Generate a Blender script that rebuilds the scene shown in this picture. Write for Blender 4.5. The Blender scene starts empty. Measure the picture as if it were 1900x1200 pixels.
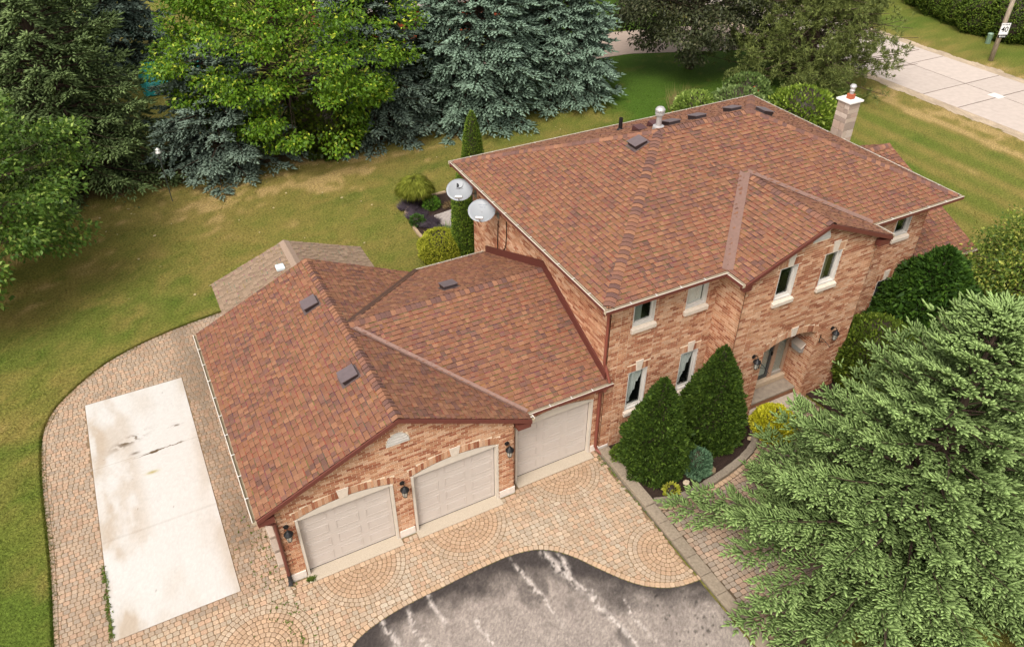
import bpy, bmesh, math, random
import numpy as np
from mathutils import Vector

# ------------------------------------------------------------------ camera, sky, sun, exposure
SC = bpy.context.scene
COLL = SC.collection
R_ = math.radians
CAM = dict(f=1441.413, cx=-0.5414, cy=-12.7036, cz=16.6919, yaw=0.4822, pit=0.6469, rol=0.0016)

def cam_axes():
    y, p, r = CAM['yaw'], CAM['pit'], CAM['rol']
    fw = np.array([math.sin(y)*math.cos(p), math.cos(y)*math.cos(p), -math.sin(p)])
    rt = np.array([math.cos(y), -math.sin(y), 0.0]); up = np.cross(rt, fw)
    return rt*math.cos(r)+up*math.sin(r), -rt*math.sin(r)+up*math.cos(r), fw
RT, UP, FW = cam_axes()
CPOS = np.array([CAM['cx'], CAM['cy'], CAM['cz']])
cd = bpy.data.cameras.new('camera')
cd.sensor_fit = 'HORIZONTAL'; cd.sensor_width = 36.0
cd.lens = 36.0*CAM['f']/1900.0
cd.clip_start = 0.1; cd.clip_end = 2000
cam = bpy.data.objects.new('camera', cd); COLL.objects.link(cam)
from mathutils import Matrix
M = Matrix(((RT[0], UP[0], -FW[0], CPOS[0]), (RT[1], UP[1], -FW[1], CPOS[1]), (RT[2], UP[2], -FW[2], CPOS[2]), (0, 0, 0, 1)))
cam.matrix_world = M
SC.camera = cam

SUN_DIR = np.array([-0.62, -0.50, 1.05]); SUN_DIR /= np.linalg.norm(SUN_DIR)   # towards the sun
world = bpy.data.worlds.new('World'); SC.world = world; world.use_nodes = True
nt = world.node_tree; nt.nodes.clear()
sky = nt.nodes.new('ShaderNodeTexSky'); sky.sky_type = 'NISHITA'; sky.sun_disc = False
sky.sun_elevation = math.asin(SUN_DIR[2]); sky.sun_rotation = math.atan2(SUN_DIR[0], SUN_DIR[1])
sky.air_density = 1.3; sky.dust_density = 6.0; sky.ozone_density = 0.6
hs = nt.nodes.new('ShaderNodeHueSaturation'); hs.inputs['Saturation'].default_value = 0.22
bg = nt.nodes.new('ShaderNodeBackground'); bg.inputs['Strength'].default_value = 0.15
wo = nt.nodes.new('ShaderNodeOutputWorld')
nt.links.new(sky.outputs[0], hs.inputs['Color']); nt.links.new(hs.outputs[0], bg.inputs['Color']); nt.links.new(bg.outputs[0], wo.inputs['Surface'])
sd = bpy.data.lights.new('sun', 'SUN'); sd.energy = 1.0; sd.angle = R_(20); sd.color = (1.0, 0.96, 0.91)
sun = bpy.data.objects.new('sun', sd); COLL.objects.link(sun)
sun.location = (-30, -30, 60)
sun.rotation_euler = Vector(SUN_DIR).to_track_quat('Z', 'Y').to_euler()
SC.view_settings.view_transform = 'Standard'; SC.view_settings.look = 'None'
SC.view_settings.gamma = 1.0; SC.view_settings.use_curve_mapping = False
SC.view_settings.exposure = 0.63

# ------------------------------------------------------------------ helpers
rnd = random.Random(7)
def S(r, g, b, k=1.0):
    o = []
    for c in (r, g, b):
        c /= 255.0
        o.append((c/12.92 if c <= 0.04045 else ((c+0.055)/1.055)**2.4)*k)
    return tuple(o)

def proj(P):
    d = np.asarray(P, float)-CPOS
    z = d@FW
    return 950+CAM['f']*(d@RT)/z, 600-CAM['f']*(d@UP)/z, z

def hash2(ix, iy, s):
    h = np.sin(ix*127.1+iy*311.7+s*74.7)*43758.5453
    return h-np.floor(h)
def vn(x, y, s=0):
    x = np.asarray(x, float); y = np.asarray(y, float)
    ix = np.floor(x); iy = np.floor(y); fx = x-ix; fy = y-iy
    fx = fx*fx*(3-2*fx); fy = fy*fy*(3-2*fy)
    a = hash2(ix, iy, s); b = hash2(ix+1, iy, s); c = hash2(ix, iy+1, s); d = hash2(ix+1, iy+1, s)
    return (a*(1-fx)+b*fx)*(1-fy)+(c*(1-fx)+d*fx)*fy
def fbm(x, y, s=0, o=4):
    t = 0; a = 0.5; n = 0
    for i in range(o):
        t = t+a*vn(np.asarray(x)*2**i, np.asarray(y)*2**i, s+i*3.1); n += a; a *= 0.55
    return t/n
def sstep(a, b, x):
    t = np.clip((np.asarray(x, float)-a)/(b-a), 0, 1); return t*t*(3-2*t)

# ---- materials
MATS = {}
def mat(name, col=None, rough=0.8, nscale=8.0, namt=0.25, bump=0.0, bscale=60.0, metal=0.0, trans=0.0, spec=0.3, bdist=0.01, aniso=None):
    """col None -> the mesh's own 'Col' attribute, broken up by fine noise."""
    if name in MATS: return MATS[name]
    m = bpy.data.materials.new(name); m.use_nodes = True; MATS[name] = m
    n = m.node_tree; n.nodes.clear()
    out = n.nodes.new('ShaderNodeOutputMaterial'); pb = n.nodes.new('ShaderNodeBsdfPrincipled')
    pb.inputs['Roughness'].default_value = rough; pb.inputs['Metallic'].default_value = metal
    pb.inputs['Specular IOR Level'].default_value = spec
    tc = n.nodes.new('ShaderNodeTexCoord')
    if col is None:
        at = n.nodes.new('ShaderNodeAttribute'); at.attribute_name = 'Col'; csock = at.outputs['Color']
    else:
        rgb = n.nodes.new('ShaderNodeRGB'); rgb.outputs[0].default_value = (*col, 1); csock = rgb.outputs[0]
    vec = tc.outputs['Object']
    if aniso:
        mp = n.nodes.new('ShaderNodeMapping'); mp.inputs['Scale'].default_value = aniso
        n.links.new(vec, mp.inputs['Vector']); vec = mp.outputs[0]
    if namt > 0:
        nz = n.nodes.new('ShaderNodeTexNoise'); nz.inputs['Scale'].default_value = nscale; nz.inputs['Detail'].default_value = 6
        n.links.new(vec, nz.inputs['Vector'])
        mr = n.nodes.new('ShaderNodeMapRange'); mr.inputs[1].default_value = 0.25; mr.inputs[2].default_value = 0.75
        mr.inputs[3].default_value = 1-namt; mr.inputs[4].default_value = 1+namt
        n.links.new(nz.outputs['Fac'], mr.inputs[0])
        mx = n.nodes.new('ShaderNodeVectorMath'); mx.operation = 'SCALE'
        n.links.new(csock, mx.inputs[0]); n.links.new(mr.outputs[0], mx.inputs['Scale']); csock = mx.outputs[0]
    n.links.new(csock, pb.inputs['Base Color'])
    if bump > 0:
        nb = n.nodes.new('ShaderNodeTexNoise'); nb.inputs['Scale'].default_value = bscale; nb.inputs['Detail'].default_value = 5
        n.links.new(vec, nb.inputs['Vector'])
        bp = n.nodes.new('ShaderNodeBump'); bp.inputs['Strength'].default_value = bump; bp.inputs['Distance'].default_value = bdist
        n.links.new(nb.outputs['Fac'], bp.inputs['Height']); n.links.new(bp.outputs[0], pb.inputs['Normal'])
    if trans > 0:
        tr = n.nodes.new('ShaderNodeBsdfTranslucent'); n.links.new(csock, tr.inputs['Color'])
        ms = n.nodes.new('ShaderNodeMixShader'); ms.inputs[0].default_value = trans
        n.links.new(pb.outputs[0], ms.inputs[1]); n.links.new(tr.outputs[0], ms.inputs[2]); n.links.new(ms.outputs[0], out.inputs[0])
    else:
        n.links.new(pb.outputs[0], out.inputs[0])
    return m
def glass_mat(name='window_glass', tint=(0.95, 0.97, 0.96), fac=0.4):
    if name in MATS: return MATS[name]
    m = bpy.data.materials.new(name); m.use_nodes = True; MATS[name] = m
    n = m.node_tree; n.nodes.clear()
    out = n.nodes.new('ShaderNodeOutputMaterial'); t = n.nodes.new('ShaderNodeBsdfTransparent'); t.inputs[0].default_value = (*tint, 1)
    g = n.nodes.new('ShaderNodeBsdfGlossy'); g.inputs['Roughness'].default_value = 0.03
    lw = n.nodes.new('ShaderNodeLayerWeight'); fr = n.nodes.new('ShaderNodeMath'); fr.operation = 'POWER'; fr.inputs[1].default_value = 3.0; n.links.new(lw.outputs['Facing'], fr.inputs[0])
    ad = n.nodes.new('ShaderNodeMath'); ad.operation = 'MULTIPLY_ADD'; ad.inputs[1].default_value = 0.6; ad.inputs[2].default_value = fac*0.15
    mx = n.nodes.new('ShaderNodeMixShader')
    n.links.new(fr.outputs[0], ad.inputs[0]); n.links.new(ad.outputs[0], mx.inputs[0])
    n.links.new(t.outputs[0], mx.inputs[1]); n.links.new(g.outputs[0], mx.inputs[2]); n.links.new(mx.outputs[0], out.inputs[0])
    return m

# ---- objects
def link(o, parent=None):
    COLL.objects.link(o)
    if parent is not None: o.parent = parent
    return o
def tag(o, label=None, cat=None, group=None, kind=None):
    if label: o['label'] = label
    if cat: o['category'] = cat
    if group: o['group'] = group
    if kind: o['kind'] = kind
    return o
def thing(name, label, cat, loc=(0, 0, 0), group=None, rz=0.0):
    o = bpy.data.objects.new(name, None); o.empty_display_size = 0.2
    o.location = loc; o.rotation_euler = (0, 0, rz); link(o)
    return tag(o, label, cat, group)
def np_mesh(name, V, F, C, m, parent=None, smooth=False):
    """V (n,3), F (k,3) triangles, C (n,3) colours."""
    V = np.asarray(V, np.float32); F = np.asarray(F, np.int32)
    me = bpy.data.meshes.new(name); k = len(F)
    me.vertices.add(len(V)); me.vertices.foreach_set('co', V.ravel())
    me.loops.add(k*3); me.loops.foreach_set('vertex_index', F.ravel())
    me.polygons.add(k); me.polygons.foreach_set('loop_start', np.arange(0, k*3, 3, dtype=np.int32))
    me.polygons.foreach_set('loop_total', np.full(k, 3, np.int32))
    if smooth: me.polygons.foreach_set('use_smooth', np.ones(k, bool))
    if C is not None:
        a = me.color_attributes.new('Col', 'FLOAT_COLOR', 'POINT')
        cc = np.ones((len(V), 4), np.float32); cc[:, :3] = C; a.data.foreach_set('color', cc.ravel())
    me.update(calc_edges=True); me.materials.append(m)
    o = bpy.data.objects.new(name, me); return link(o, parent)
class MB:
    """collects boxes, tubes and faces and links them as one mesh"""
    def __init__(s): s.v = []; s.f = []; s.c = []
    def add(s, V, F, col=(0.5, 0.5, 0.5)):
        b = len(s.v); s.v += [tuple(p) for p in V]; s.f += [tuple(i+b for i in f) for f in F]
        if isinstance(col, list): s.c += col
        else: s.c += [col]*len(V)
        return s
    def box(s, x0, x1, y0, y1, z0, z1, col=(0.5, 0.5, 0.5)):
        return s.add([(x0, y0, z0), (x1, y0, z0), (x1, y1, z0), (x0, y1, z0), (x0, y0, z1), (x1, y0, z1), (x1, y1, z1), (x0, y1, z1)],
                     [(0, 3, 2, 1), (4, 5, 6, 7), (0, 1, 5, 4), (1, 2, 6, 5), (2, 3, 7, 6), (3, 0, 4, 7)], col)
    def obox(s, O, u, v, w, a, b, c, col=(0.5, 0.5, 0.5)):
        """box from O along unit axes u, v, w over ranges a, b, c"""
        O, u, v, w = (np.array(t, float) for t in (O, u, v, w))
        V = [tuple(O+u*i+v*j+w*k) for k in c for j in b for i in a]
        return s.add(V, [(0, 2, 3, 1), (4, 5, 7, 6), (0, 1, 5, 4), (1, 3, 7, 5), (3, 2, 6, 7), (2, 0, 4, 6)], col)
    def tube(s, pts, rad, sides=8, col=(0.5, 0.5, 0.5), cap=True):
        pts = [np.array(p, float) for p in pts]; n = len(pts)
        rad = rad if hasattr(rad, '__len__') else [rad]*n
        V = []; F = []
        ref = np.array([0.13, 0.31, 0.94])
        for i, p in enumerate(pts):
            d = pts[min(i+1, n-1)]-pts[max(i-1, 0)]; d = d/(np.linalg.norm(d)+1e-9)
            a = np.cross(d, ref)
            if np.linalg.norm(a) < 0.05: a = np.cross(d, np.array([1.0, 0, 0]))
            a /= np.linalg.norm(a); b = np.cross(d, a)
            for k in range(sides):
                t = 2*math.pi*k/sides; V.append(tuple(p+rad[i]*(a*math.cos(t)+b*math.sin(t))))
        for i in range(n-1):
            for k in range(sides):
                F.append((i*sides+k, i*sides+(k+1) % sides, (i+1)*sides+(k+1) % sides, (i+1)*sides+k))
        if cap: F += [tuple(range(sides))[::-1], tuple((n-1)*sides+k for k in range(sides))]
        return s.add(V, F, col)
    def lathe(s, c, prof, sides=16, col=(0.5, 0.5, 0.5), axis=None):
        """prof [(r, z)] turned about the vertical (or axis) through c"""
        c = np.array(c, float); w = np.array(axis if axis is not None else (0, 0, 1), float); w /= np.linalg.norm(w)
        a = np.cross(w, (0.0, 1.0, 0.0)) if abs(w[1]) < 0.9 else np.cross(w, (1.0, 0, 0)); a /= np.linalg.norm(a); b = np.cross(w, a)
        V = []; F = []
        for r, z in prof:
            for k in range(sides):
                t = 2*math.pi*k/sides; V.append(tuple(c+w*z+r*(a*math.cos(t)+b*math.sin(t))))
        for i in range(len(prof)-1):
            for k in range(sides):
                F.append((i*sides+k, i*sides+(k+1) % sides, (i+1)*sides+(k+1) % sides, (i+1)*sides+k))
        F += [tuple(range(sides))[::-1], tuple((len(prof)-1)*sides+k for k in range(sides))]
        return s.add(V, F, col)
    def build(s, name, m, parent=None, smooth=False, bevel=0.0, label=None):
        me = bpy.data.meshes.new(name); me.from_pydata(s.v, [], s.f)
        a = me.color_attributes.new('Col', 'FLOAT_COLOR', 'POINT')
        cc = np.ones((len(s.v), 4), np.float32); cc[:, :3] = np.array(s.c, np.float32).reshape(-1, 3); a.data.foreach_set('color', cc.ravel())
        if smooth: me.polygons.foreach_set('use_smooth', np.ones(len(me.polygons), bool))
        me.update(); me.materials.append(m)
        o = bpy.data.objects.new(name, me); link(o, parent)
        if bevel > 0:
            b = o.modifiers.new('bevel', 'BEVEL'); b.width = bevel; b.segments = 2; b.limit_method = 'ANGLE'
        if label: o['label'] = label
        return o

def lettering(body, size, m, parent, mw, offset=.002):
    """flat letters as a thin mesh, placed by matrix mw in the parent's space"""
    cu = bpy.data.curves.new('lettering', 'FONT'); cu.body = body; cu.size = size; cu.align_x = 'CENTER'; cu.extrude = .001; cu.offset = offset
    o = bpy.data.objects.new('lettering_source', cu); COLL.objects.link(o)
    dg = bpy.context.evaluated_depsgraph_get(); me = bpy.data.meshes.new_from_object(o.evaluated_get(dg)); bpy.data.objects.remove(o); bpy.data.curves.remove(cu)
    me.name = 'lettering'; me.materials.clear(); me.materials.append(m)
    q = link(bpy.data.objects.new('lettering', me), parent); q.matrix_local = mw; return q
def pieces(name, plural, plist, m, parent, n=300, bias=None):
    """plist of (verts, faces, colours): the n that show largest become parts of their own, the rest one mesh of kind stuff"""
    if not plist: return
    sc = []
    for V, F, C in plist:
        A = np.asarray(V, float); u, v, z = proj(A)
        on = (u.mean() > 4) and (u.mean() < 1896) and (v.mean() > 4) and (v.mean() < 1196) and z.min() > 0
        a = 0.0
        if on:
            f = F[0]; x = u[list(f)]; y = v[list(f)]; a = abs(np.dot(x, np.roll(y, 1))-np.dot(y, np.roll(x, 1)))/2
            if bias: a *= bias(A.mean(0))
        sc.append(a)
    order = np.argsort(-np.array(sc)); big = set(order[:n].tolist()) if len(plist) > n else set(range(len(plist)))
    rest = MB()
    for i, (V, F, C) in enumerate(plist):
        if i in big:
            c = np.mean(np.asarray(V, float), 0)
            b = MB().add([tuple(np.asarray(p)-c) for p in V], F, list(C) if isinstance(C, list) else C)
            o = b.build(name, m, parent); o.location = c
        else: rest.add(V, F, list(C) if isinstance(C, list) else C)
    if rest.v:
        o = rest.build(plural, m, parent); o['kind'] = 'stuff'

def clip_poly(P, a, b, c):
    """keep the part of polygon P (list of 2-tuples) where a*x+b*y<=c"""
    out = []
    for i in range(len(P)):
        p, q = P[i], P[(i+1) % len(P)]
        dp = a*p[0]+b*p[1]-c; dq = a*q[0]+b*q[1]-c
        if dp <= 0: out.append(p)
        if (dp < 0 < dq) or (dq < 0 < dp):
            t = dp/(dp-dq); out.append((p[0]+(q[0]-p[0])*t, p[1]+(q[1]-p[1])*t))
    return out
def area2(P):
    return 0.5*sum(P[i][0]*P[(i+1) % len(P)][1]-P[(i+1) % len(P)][0]*P[i][1] for i in range(len(P)))
def inside(poly, x, y):
    x = np.asarray(x, float); y = np.asarray(y, float); r = np.zeros(x.shape, bool); n = len(poly)
    for i in range(n):
        x0, y0 = poly[i]; x1, y1 = poly[(i+1) % n]
        c = ((y0 > y) != (y1 > y)) & (x < (x1-x0)*(y-y0)/((y1-y0) if y1 != y0 else 1e-9)+x0)
        r ^= c
    return r
_IN = {}
def inside1(poly, x, y):
    k = id(poly)
    if k not in _IN or _IN[k][0] is not poly:
        A = np.array(poly, float); B = np.roll(A, -1, 0); _IN[k] = (poly, A, B, np.where(B[:, 1] == A[:, 1], 1e-9, B[:, 1]-A[:, 1]))
    _, A, B, dy = _IN[k]
    c = ((A[:, 1] > y) != (B[:, 1] > y)) & (x < (B[:, 0]-A[:, 0])*(y-A[:, 1])/dy+A[:, 0])
    return bool(c.sum() % 2)
def poly_sheet(name, P, z, col, m, cuts=0, zf=None):
    """flat sheet over the plan polygon P"""
    from mathutils.geometry import tessellate_polygon
    T = tessellate_polygon([[Vector((p[0], p[1], 0)) for p in P]])
    bm = bmesh.new(); vs = [bm.verts.new((p[0], p[1], z)) for p in P]
    for t in T:
        if abs(area2([P[i] for i in t])) > 1e-7:
            f = bm.faces.new([vs[i] for i in t])
    bmesh.ops.recalc_face_normals(bm, faces=bm.faces[:])
    for f in bm.faces:
        f.normal_update()
        if f.normal.z < 0: f.normal_flip()
    if cuts: bmesh.ops.subdivide_edges(bm, edges=bm.edges[:], cuts=cuts, use_grid_fill=True)
    if zf:
        for v in bm.verts: v.co.z = zf(v.co.x, v.co.y)
    me = bpy.data.meshes.new(name); bm.to_mesh(me); bm.free()
    ca = me.color_attributes.new('Col', 'FLOAT_COLOR', 'POINT'); cc = np.ones((len(me.vertices), 4), np.float32); cc[:, :3] = col; ca.data.foreach_set('color', cc.ravel())
    me.materials.append(m)
    o = link(bpy.data.objects.new(name, me)); tag(o, kind='structure'); return o
def smooth_line(pts, n=2):
    P = [tuple(p) for p in pts]
    for _ in range(n):
        Q = [P[0]]
        for a, b in zip(P[:-1], P[1:]):
            Q += [(a[0]*.75+b[0]*.25, a[1]*.75+b[1]*.25), (a[0]*.25+b[0]*.75, a[1]*.25+b[1]*.75)]
        Q.append(P[-1]); P = Q
    return P
_NL = {}
def near_line(P, x, y):
    """distance, nearest point and tangent of polyline P at (x, y)"""
    k = id(P) if len(P) > 2 else None
    if k in _NL and _NL[k][0] is P: _, A, D, L2 = _NL[k]
    else:
        A = np.array(P[:-1], float); D = np.array(P[1:], float)-A; L2 = (D*D).sum(1)+1e-12
        if k: _NL[k] = (P, A, D, L2)
    t = np.clip(((x-A[:, 0])*D[:, 0]+(y-A[:, 1])*D[:, 1])/L2, 0, 1); Q = A+D*t[:, None]
    d2 = (Q[:, 0]-x)**2+(Q[:, 1]-y)**2; i = int(np.argmin(d2)); L = math.sqrt(L2[i])
    return math.sqrt(d2[i]), (Q[i, 0], Q[i, 1]), (D[i, 0]/L, D[i, 1]/L)
def line_dist(P, x, y):
    d = np.full(np.shape(x), 1e9)
    for a, b in zip(P[:-1], P[1:]):
        dx, dy = b[0]-a[0], b[1]-a[1]; t = np.clip(((x-a[0])*dx+(y-a[1])*dy)/(dx*dx+dy*dy+1e-12), 0, 1)
        d = np.minimum(d, np.hypot(x-a[0]-dx*t, y-a[1]-dy*t))
    return d
def flat_prism(mb, P, z0, z1, col=(0.5, 0.5, 0.5)):
    if area2(P) < 0: P = P[::-1]
    n = len(P); V = [(p[0], p[1], z1) for p in P]+[(p[0], p[1], z0) for p in P]
    mb.add(V, [tuple(range(n))]+[(i, i+n, (i+1) % n+n, (i+1) % n) for i in range(n)], col)
def walk_line(P, step):
    """points and tangents each step along a polyline"""
    out = []; acc = 0.0; nxt = 0.0
    for a, b in zip(P[:-1], P[1:]):
        L = math.hypot(b[0]-a[0], b[1]-a[1])
        while nxt <= acc+L:
            t = (nxt-acc)/(L+1e-12); out.append((a[0]+(b[0]-a[0])*t, a[1]+(b[1]-a[1])*t, (b[0]-a[0])/L, (b[1]-a[1])/L)); nxt += step
        acc += L
    return out

# ------------------------------------------------------------------ ground
W, OV, OF, ZE, ZR, LB = 6.163, 0.412, 0.207, 2.778, 4.36, 7.41
ASPH = smooth_line([(0.15, -7.0), (0.16, -4.6), (0.22, -3.5), (0.40, -2.8), (0.70, -2.36), (1.17, -2.12), (2.04, -1.94), (3.34, -1.87), (4.41, -1.81), (5.32, -1.83),
                    (5.99, -2.04), (6.5, -2.53), (6.97, -3.32), (7.47, -4.02), (7.99, -4.41), (8.45, -4.58), (8.93, -4.63)])
LEFT = smooth_line([(0.92, 12.36), (0.54, 12.32), (-1.45, 11.97), (-3.26, 11.26), (-4.31, 10.29), (-4.97, 9.5), (-5.30, 8.61), (-5.39, 7.43), (-5.39, 5.85), (-5.31, 3.8), (-5.30, 2.38), (-5.33, 0.81), (-5.35, -7.0)])

def lawn_col(x, y):
    x = np.asarray(x, float); y = np.asarray(y, float)
    g = np.array(S(122, 129, 54, 0.62)); lush = np.array(S(90, 120, 40, 0.58)); dry = np.array(S(178, 154, 86, 0.50)); tan = np.array(S(200, 170, 110, 0.56))
    wx = x+2.5*fbm(x*.3, y*.3, 5, 2); wy = y+2.5*fbm(x*.3, y*.3, 8, 2)
    a = fbm(wx*.22, wy*.42, 1, 4); b = fbm(x*1.1, y*1.6, 2, 4); c = fbm(x*4.2, y*4.2, 3, 3)
    d = sstep(0.40, 0.74, a*.36+b*.64)*.54+0.14+(c-.5)*.55
    # dry tongues towards the tree line and the far back lawn, greener sheltered lawn behind the house
    d += 0.38*sstep(18, 21.5, y)*sstep(25.5, 22.5, y)*sstep(21, 12, x)
    d += 0.15*sstep(13, 17, y)*sstep(11, 4, x)
    d -= 0.45*sstep(22, 25, x)*sstep(15, 18, y)*sstep(40, 36, x)
    d -= 0.22*sstep(1.8, 0, np.abs(x+6.4))*sstep(9.5, 6, y)
    d -= 0.25*sstep(4, 8, y)*sstep(14, 10, y)*sstep(-5, 1, x)*sstep(12, 8, x)
    # mowing stripes on the side lawn, along the road
    st = np.sin((x+0.25*fbm(x*.5, y*.15, 11, 2)*2)*2*math.pi/1.75)
    sm = sstep(21.5, 24, x)*sstep(40, 38.5, x)*sstep(17, 14, y)
    st2 = np.sin((x*.55+y*.02)*2*math.pi/2.1+1)
    d = d*(1-.55*sm)+sm*(0.36*st+0.20*st2+0.14)
    d -= .22*sstep(49.5, 51.5, x)
    # worn verges beside the road
    d += 0.45*sstep(37.6, 39.6, x+.9*fbm(y*.8, x*.5, 4, 3))*sstep(41.5, 40.5, x)
    d += 0.40*sstep(51.2, 49.5, x+.9*fbm(y*.8, x*.5, 6, 3))*sstep(48, 48.6, x)
    d = np.clip(d, 0, 1)
    lu = np.clip(sstep(22, 26, x)*sstep(16, 19, y)*sstep(41, 38, x)+.55*sstep(0.55, 0.35, a), 0, 1)[..., None]
    gg = g*(1-lu)+lush*lu
    duff = (sstep(23.3, 24.2, y+.6*(b-.5))*sstep(30, 28, y)*sstep(26, 24, x))[..., None]*.8
    dd = d[..., None]
    t2 = sstep(0.75, 1.0, d)[..., None]
    col = gg*(1-dd)+(dry*(1-t2)+tan*t2)*dd
    col = col*(1-duff)+np.array(S(126, 100, 70, .5))*duff
    return col*(0.88+0.24*c[..., None])

def grid_sheet(name, xs, ys, zf, cf, m, parent=None, keep=None):
    X, Y = np.meshgrid(xs, ys); V = np.stack([X.ravel(), Y.ravel(), zf(X, Y).ravel()], 1); C = cf(X, Y).reshape(-1, 3)
    nx, ny = len(xs), len(ys); i, j = np.meshgrid(np.arange(nx-1), np.arange(ny-1)); a = (j*nx+i).ravel()
    F = np.concatenate([np.stack([a, a+1, a+nx+1], 1), np.stack([a, a+nx+1, a+nx], 1)])
    if keep is not None:
        cx = V[F].mean(1); F = F[keep(cx[:, 0], cx[:, 1])]
        used = np.unique(F); mp = np.zeros(len(V), int); mp[used] = np.arange(len(used)); V = V[used]; C = C[used]; F = mp[F]
    return np_mesh(name, V, F, C, m, parent)

xs = np.concatenate([np.linspace(-400, -30, 12)[:-1], np.linspace(-30, -13, 22)[:-1], np.arange(-13, 42, 0.3), np.linspace(42, 75, 36)[1:], np.linspace(75, 400, 12)[1:]])
ys = np.concatenate([np.linspace(-400, -20, 12)[:-1], np.linspace(-20, -3, 20)[:-1], np.arange(-3, 30, 0.3), np.linspace(30, 75, 36)[1:], np.linspace(75, 400, 12)[1:]])
lawn_m = mat('lawn', None, 0.95, 13, 0.55, 1.0, 22, spec=0.1, bdist=0.05)
lawn = grid_sheet('lawn', xs, ys, lambda X, Y: 0.012*fbm(X*.7, Y*.7, 20, 2)-0.012, lawn_col, lawn_m)
tag(lawn, kind='structure')

# grass blades over the lawn the photograph shows
def grass(n, seed):
    r = np.random.default_rng(seed)
    u = r.uniform(-60, 1960, n); v = r.uniform(-40, 1240, n)
    D = FW[None]+RT[None]*((u-950)/CAM['f'])[:, None]-UP[None]*((v-600)/CAM['f'])[:, None]
    t = -CPOS[2]/D[:, 2]; P = CPOS[None]+D*t[:, None]
    x, y = P[:, 0], P[:, 1]
    ok = (y < 24) & (x < 34)
    apron = LEFT[::-1]+[(0.9, 12.4), (0, 0), (9.3, 0), (9.3, -7), (0, -7), (-5.35, -7)]
    ok &= ~inside(apron, x, y)
    ok &= ~((x > 0) & (x < 24) & (y < 8.7) & (y > -9)) & ~((x > 9) & (x < 13.2) & (y < 16.6) & (y > 8)) & ~((x > .5) & (x < 5.7) & (y < 11.2) & (y > 7))
    ok &= ~((x > 40.0) & (x < 49.4))
    ok &= ~((y > 29.0-(x-28)*.14) & (y < 36))
    x, y = x[ok], y[ok]; k = len(x)
    C = lawn_col(x, y)
    h = r.uniform(.012, .035, k)*(1+.6*(vn(x*.8, y*.8, 9) > .62)); w = r.uniform(.006, .012, k)
    a = r.uniform(0, 2*math.pi, k); lean = r.normal(0, .028, (k, 2))
    dist = np.sqrt((x-CPOS[0])**2+(y-CPOS[1])**2+CPOS[2]**2); w = w*dist/22; h = h*(0.6+dist/50)
    B = np.stack([x, y, np.full(k, -.006)], 1); s = np.stack([np.cos(a), np.sin(a), np.zeros(k)], 1)*w[:, None]
    T = B+np.stack([lean[:, 0], lean[:, 1], h], 1)
    V = np.stack([B-s, B+s, T], 1).reshape(-1, 3); F = np.arange(k*3).reshape(-1, 3)
    f = r.uniform(.98, 1.28, k)[:, None]; Cv = np.repeat(C*f, 3, 0); Cv[2::3] *= 1.18
    o = np_mesh('grass', V, F, Cv, mat('grass_blades', None, 0.8, 3, 0.1, trans=0.5, spec=0.1))
    return tag(o, 'short mown grass, part green and part dry, over the whole yard', 'grass', kind='stuff')
grass(220000, 3)

# longer tufts leaning over the paving edge
def edge_grass(n, seed):
    r = np.random.default_rng(seed); w = walk_line(LEFT, .01); i = r.integers(0, len(w), n); P = np.array([w[k] for k in i])
    o = -.06+np.abs(r.normal(0, .05, n))*r.choice([1, 1, 1.8], n)*(.4+1.2*vn(P[:, 0]*2.1, P[:, 1]*2.1, 14)); x = P[:, 0]-P[:, 3]*o; y = P[:, 1]+P[:, 2]*o
    a = r.uniform(0, 6.28, n); l = r.uniform(.03, .09, n); B = np.stack([x, y, np.full(n, .004)], 1); s = np.stack([np.cos(a), np.sin(a), 0*a], 1)*.010; T = B+np.stack([np.sin(a*3)*l*.6, np.cos(a*5)*l*.6, l], 1)
    V = np.stack([B-s, B+s, T], 1).reshape(-1, 3); C = np.repeat(lawn_col(x-.5, y)*r.uniform(.9, 1.25, n)[:, None], 3, 0)
    return tag(np_mesh('edge_grass', V, np.arange(n*3).reshape(-1, 3), C, MATS['grass_blades']), 'ragged grass along the curved paving edge', 'grass', kind='stuff')
edge_grass(16000, 4)

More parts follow.
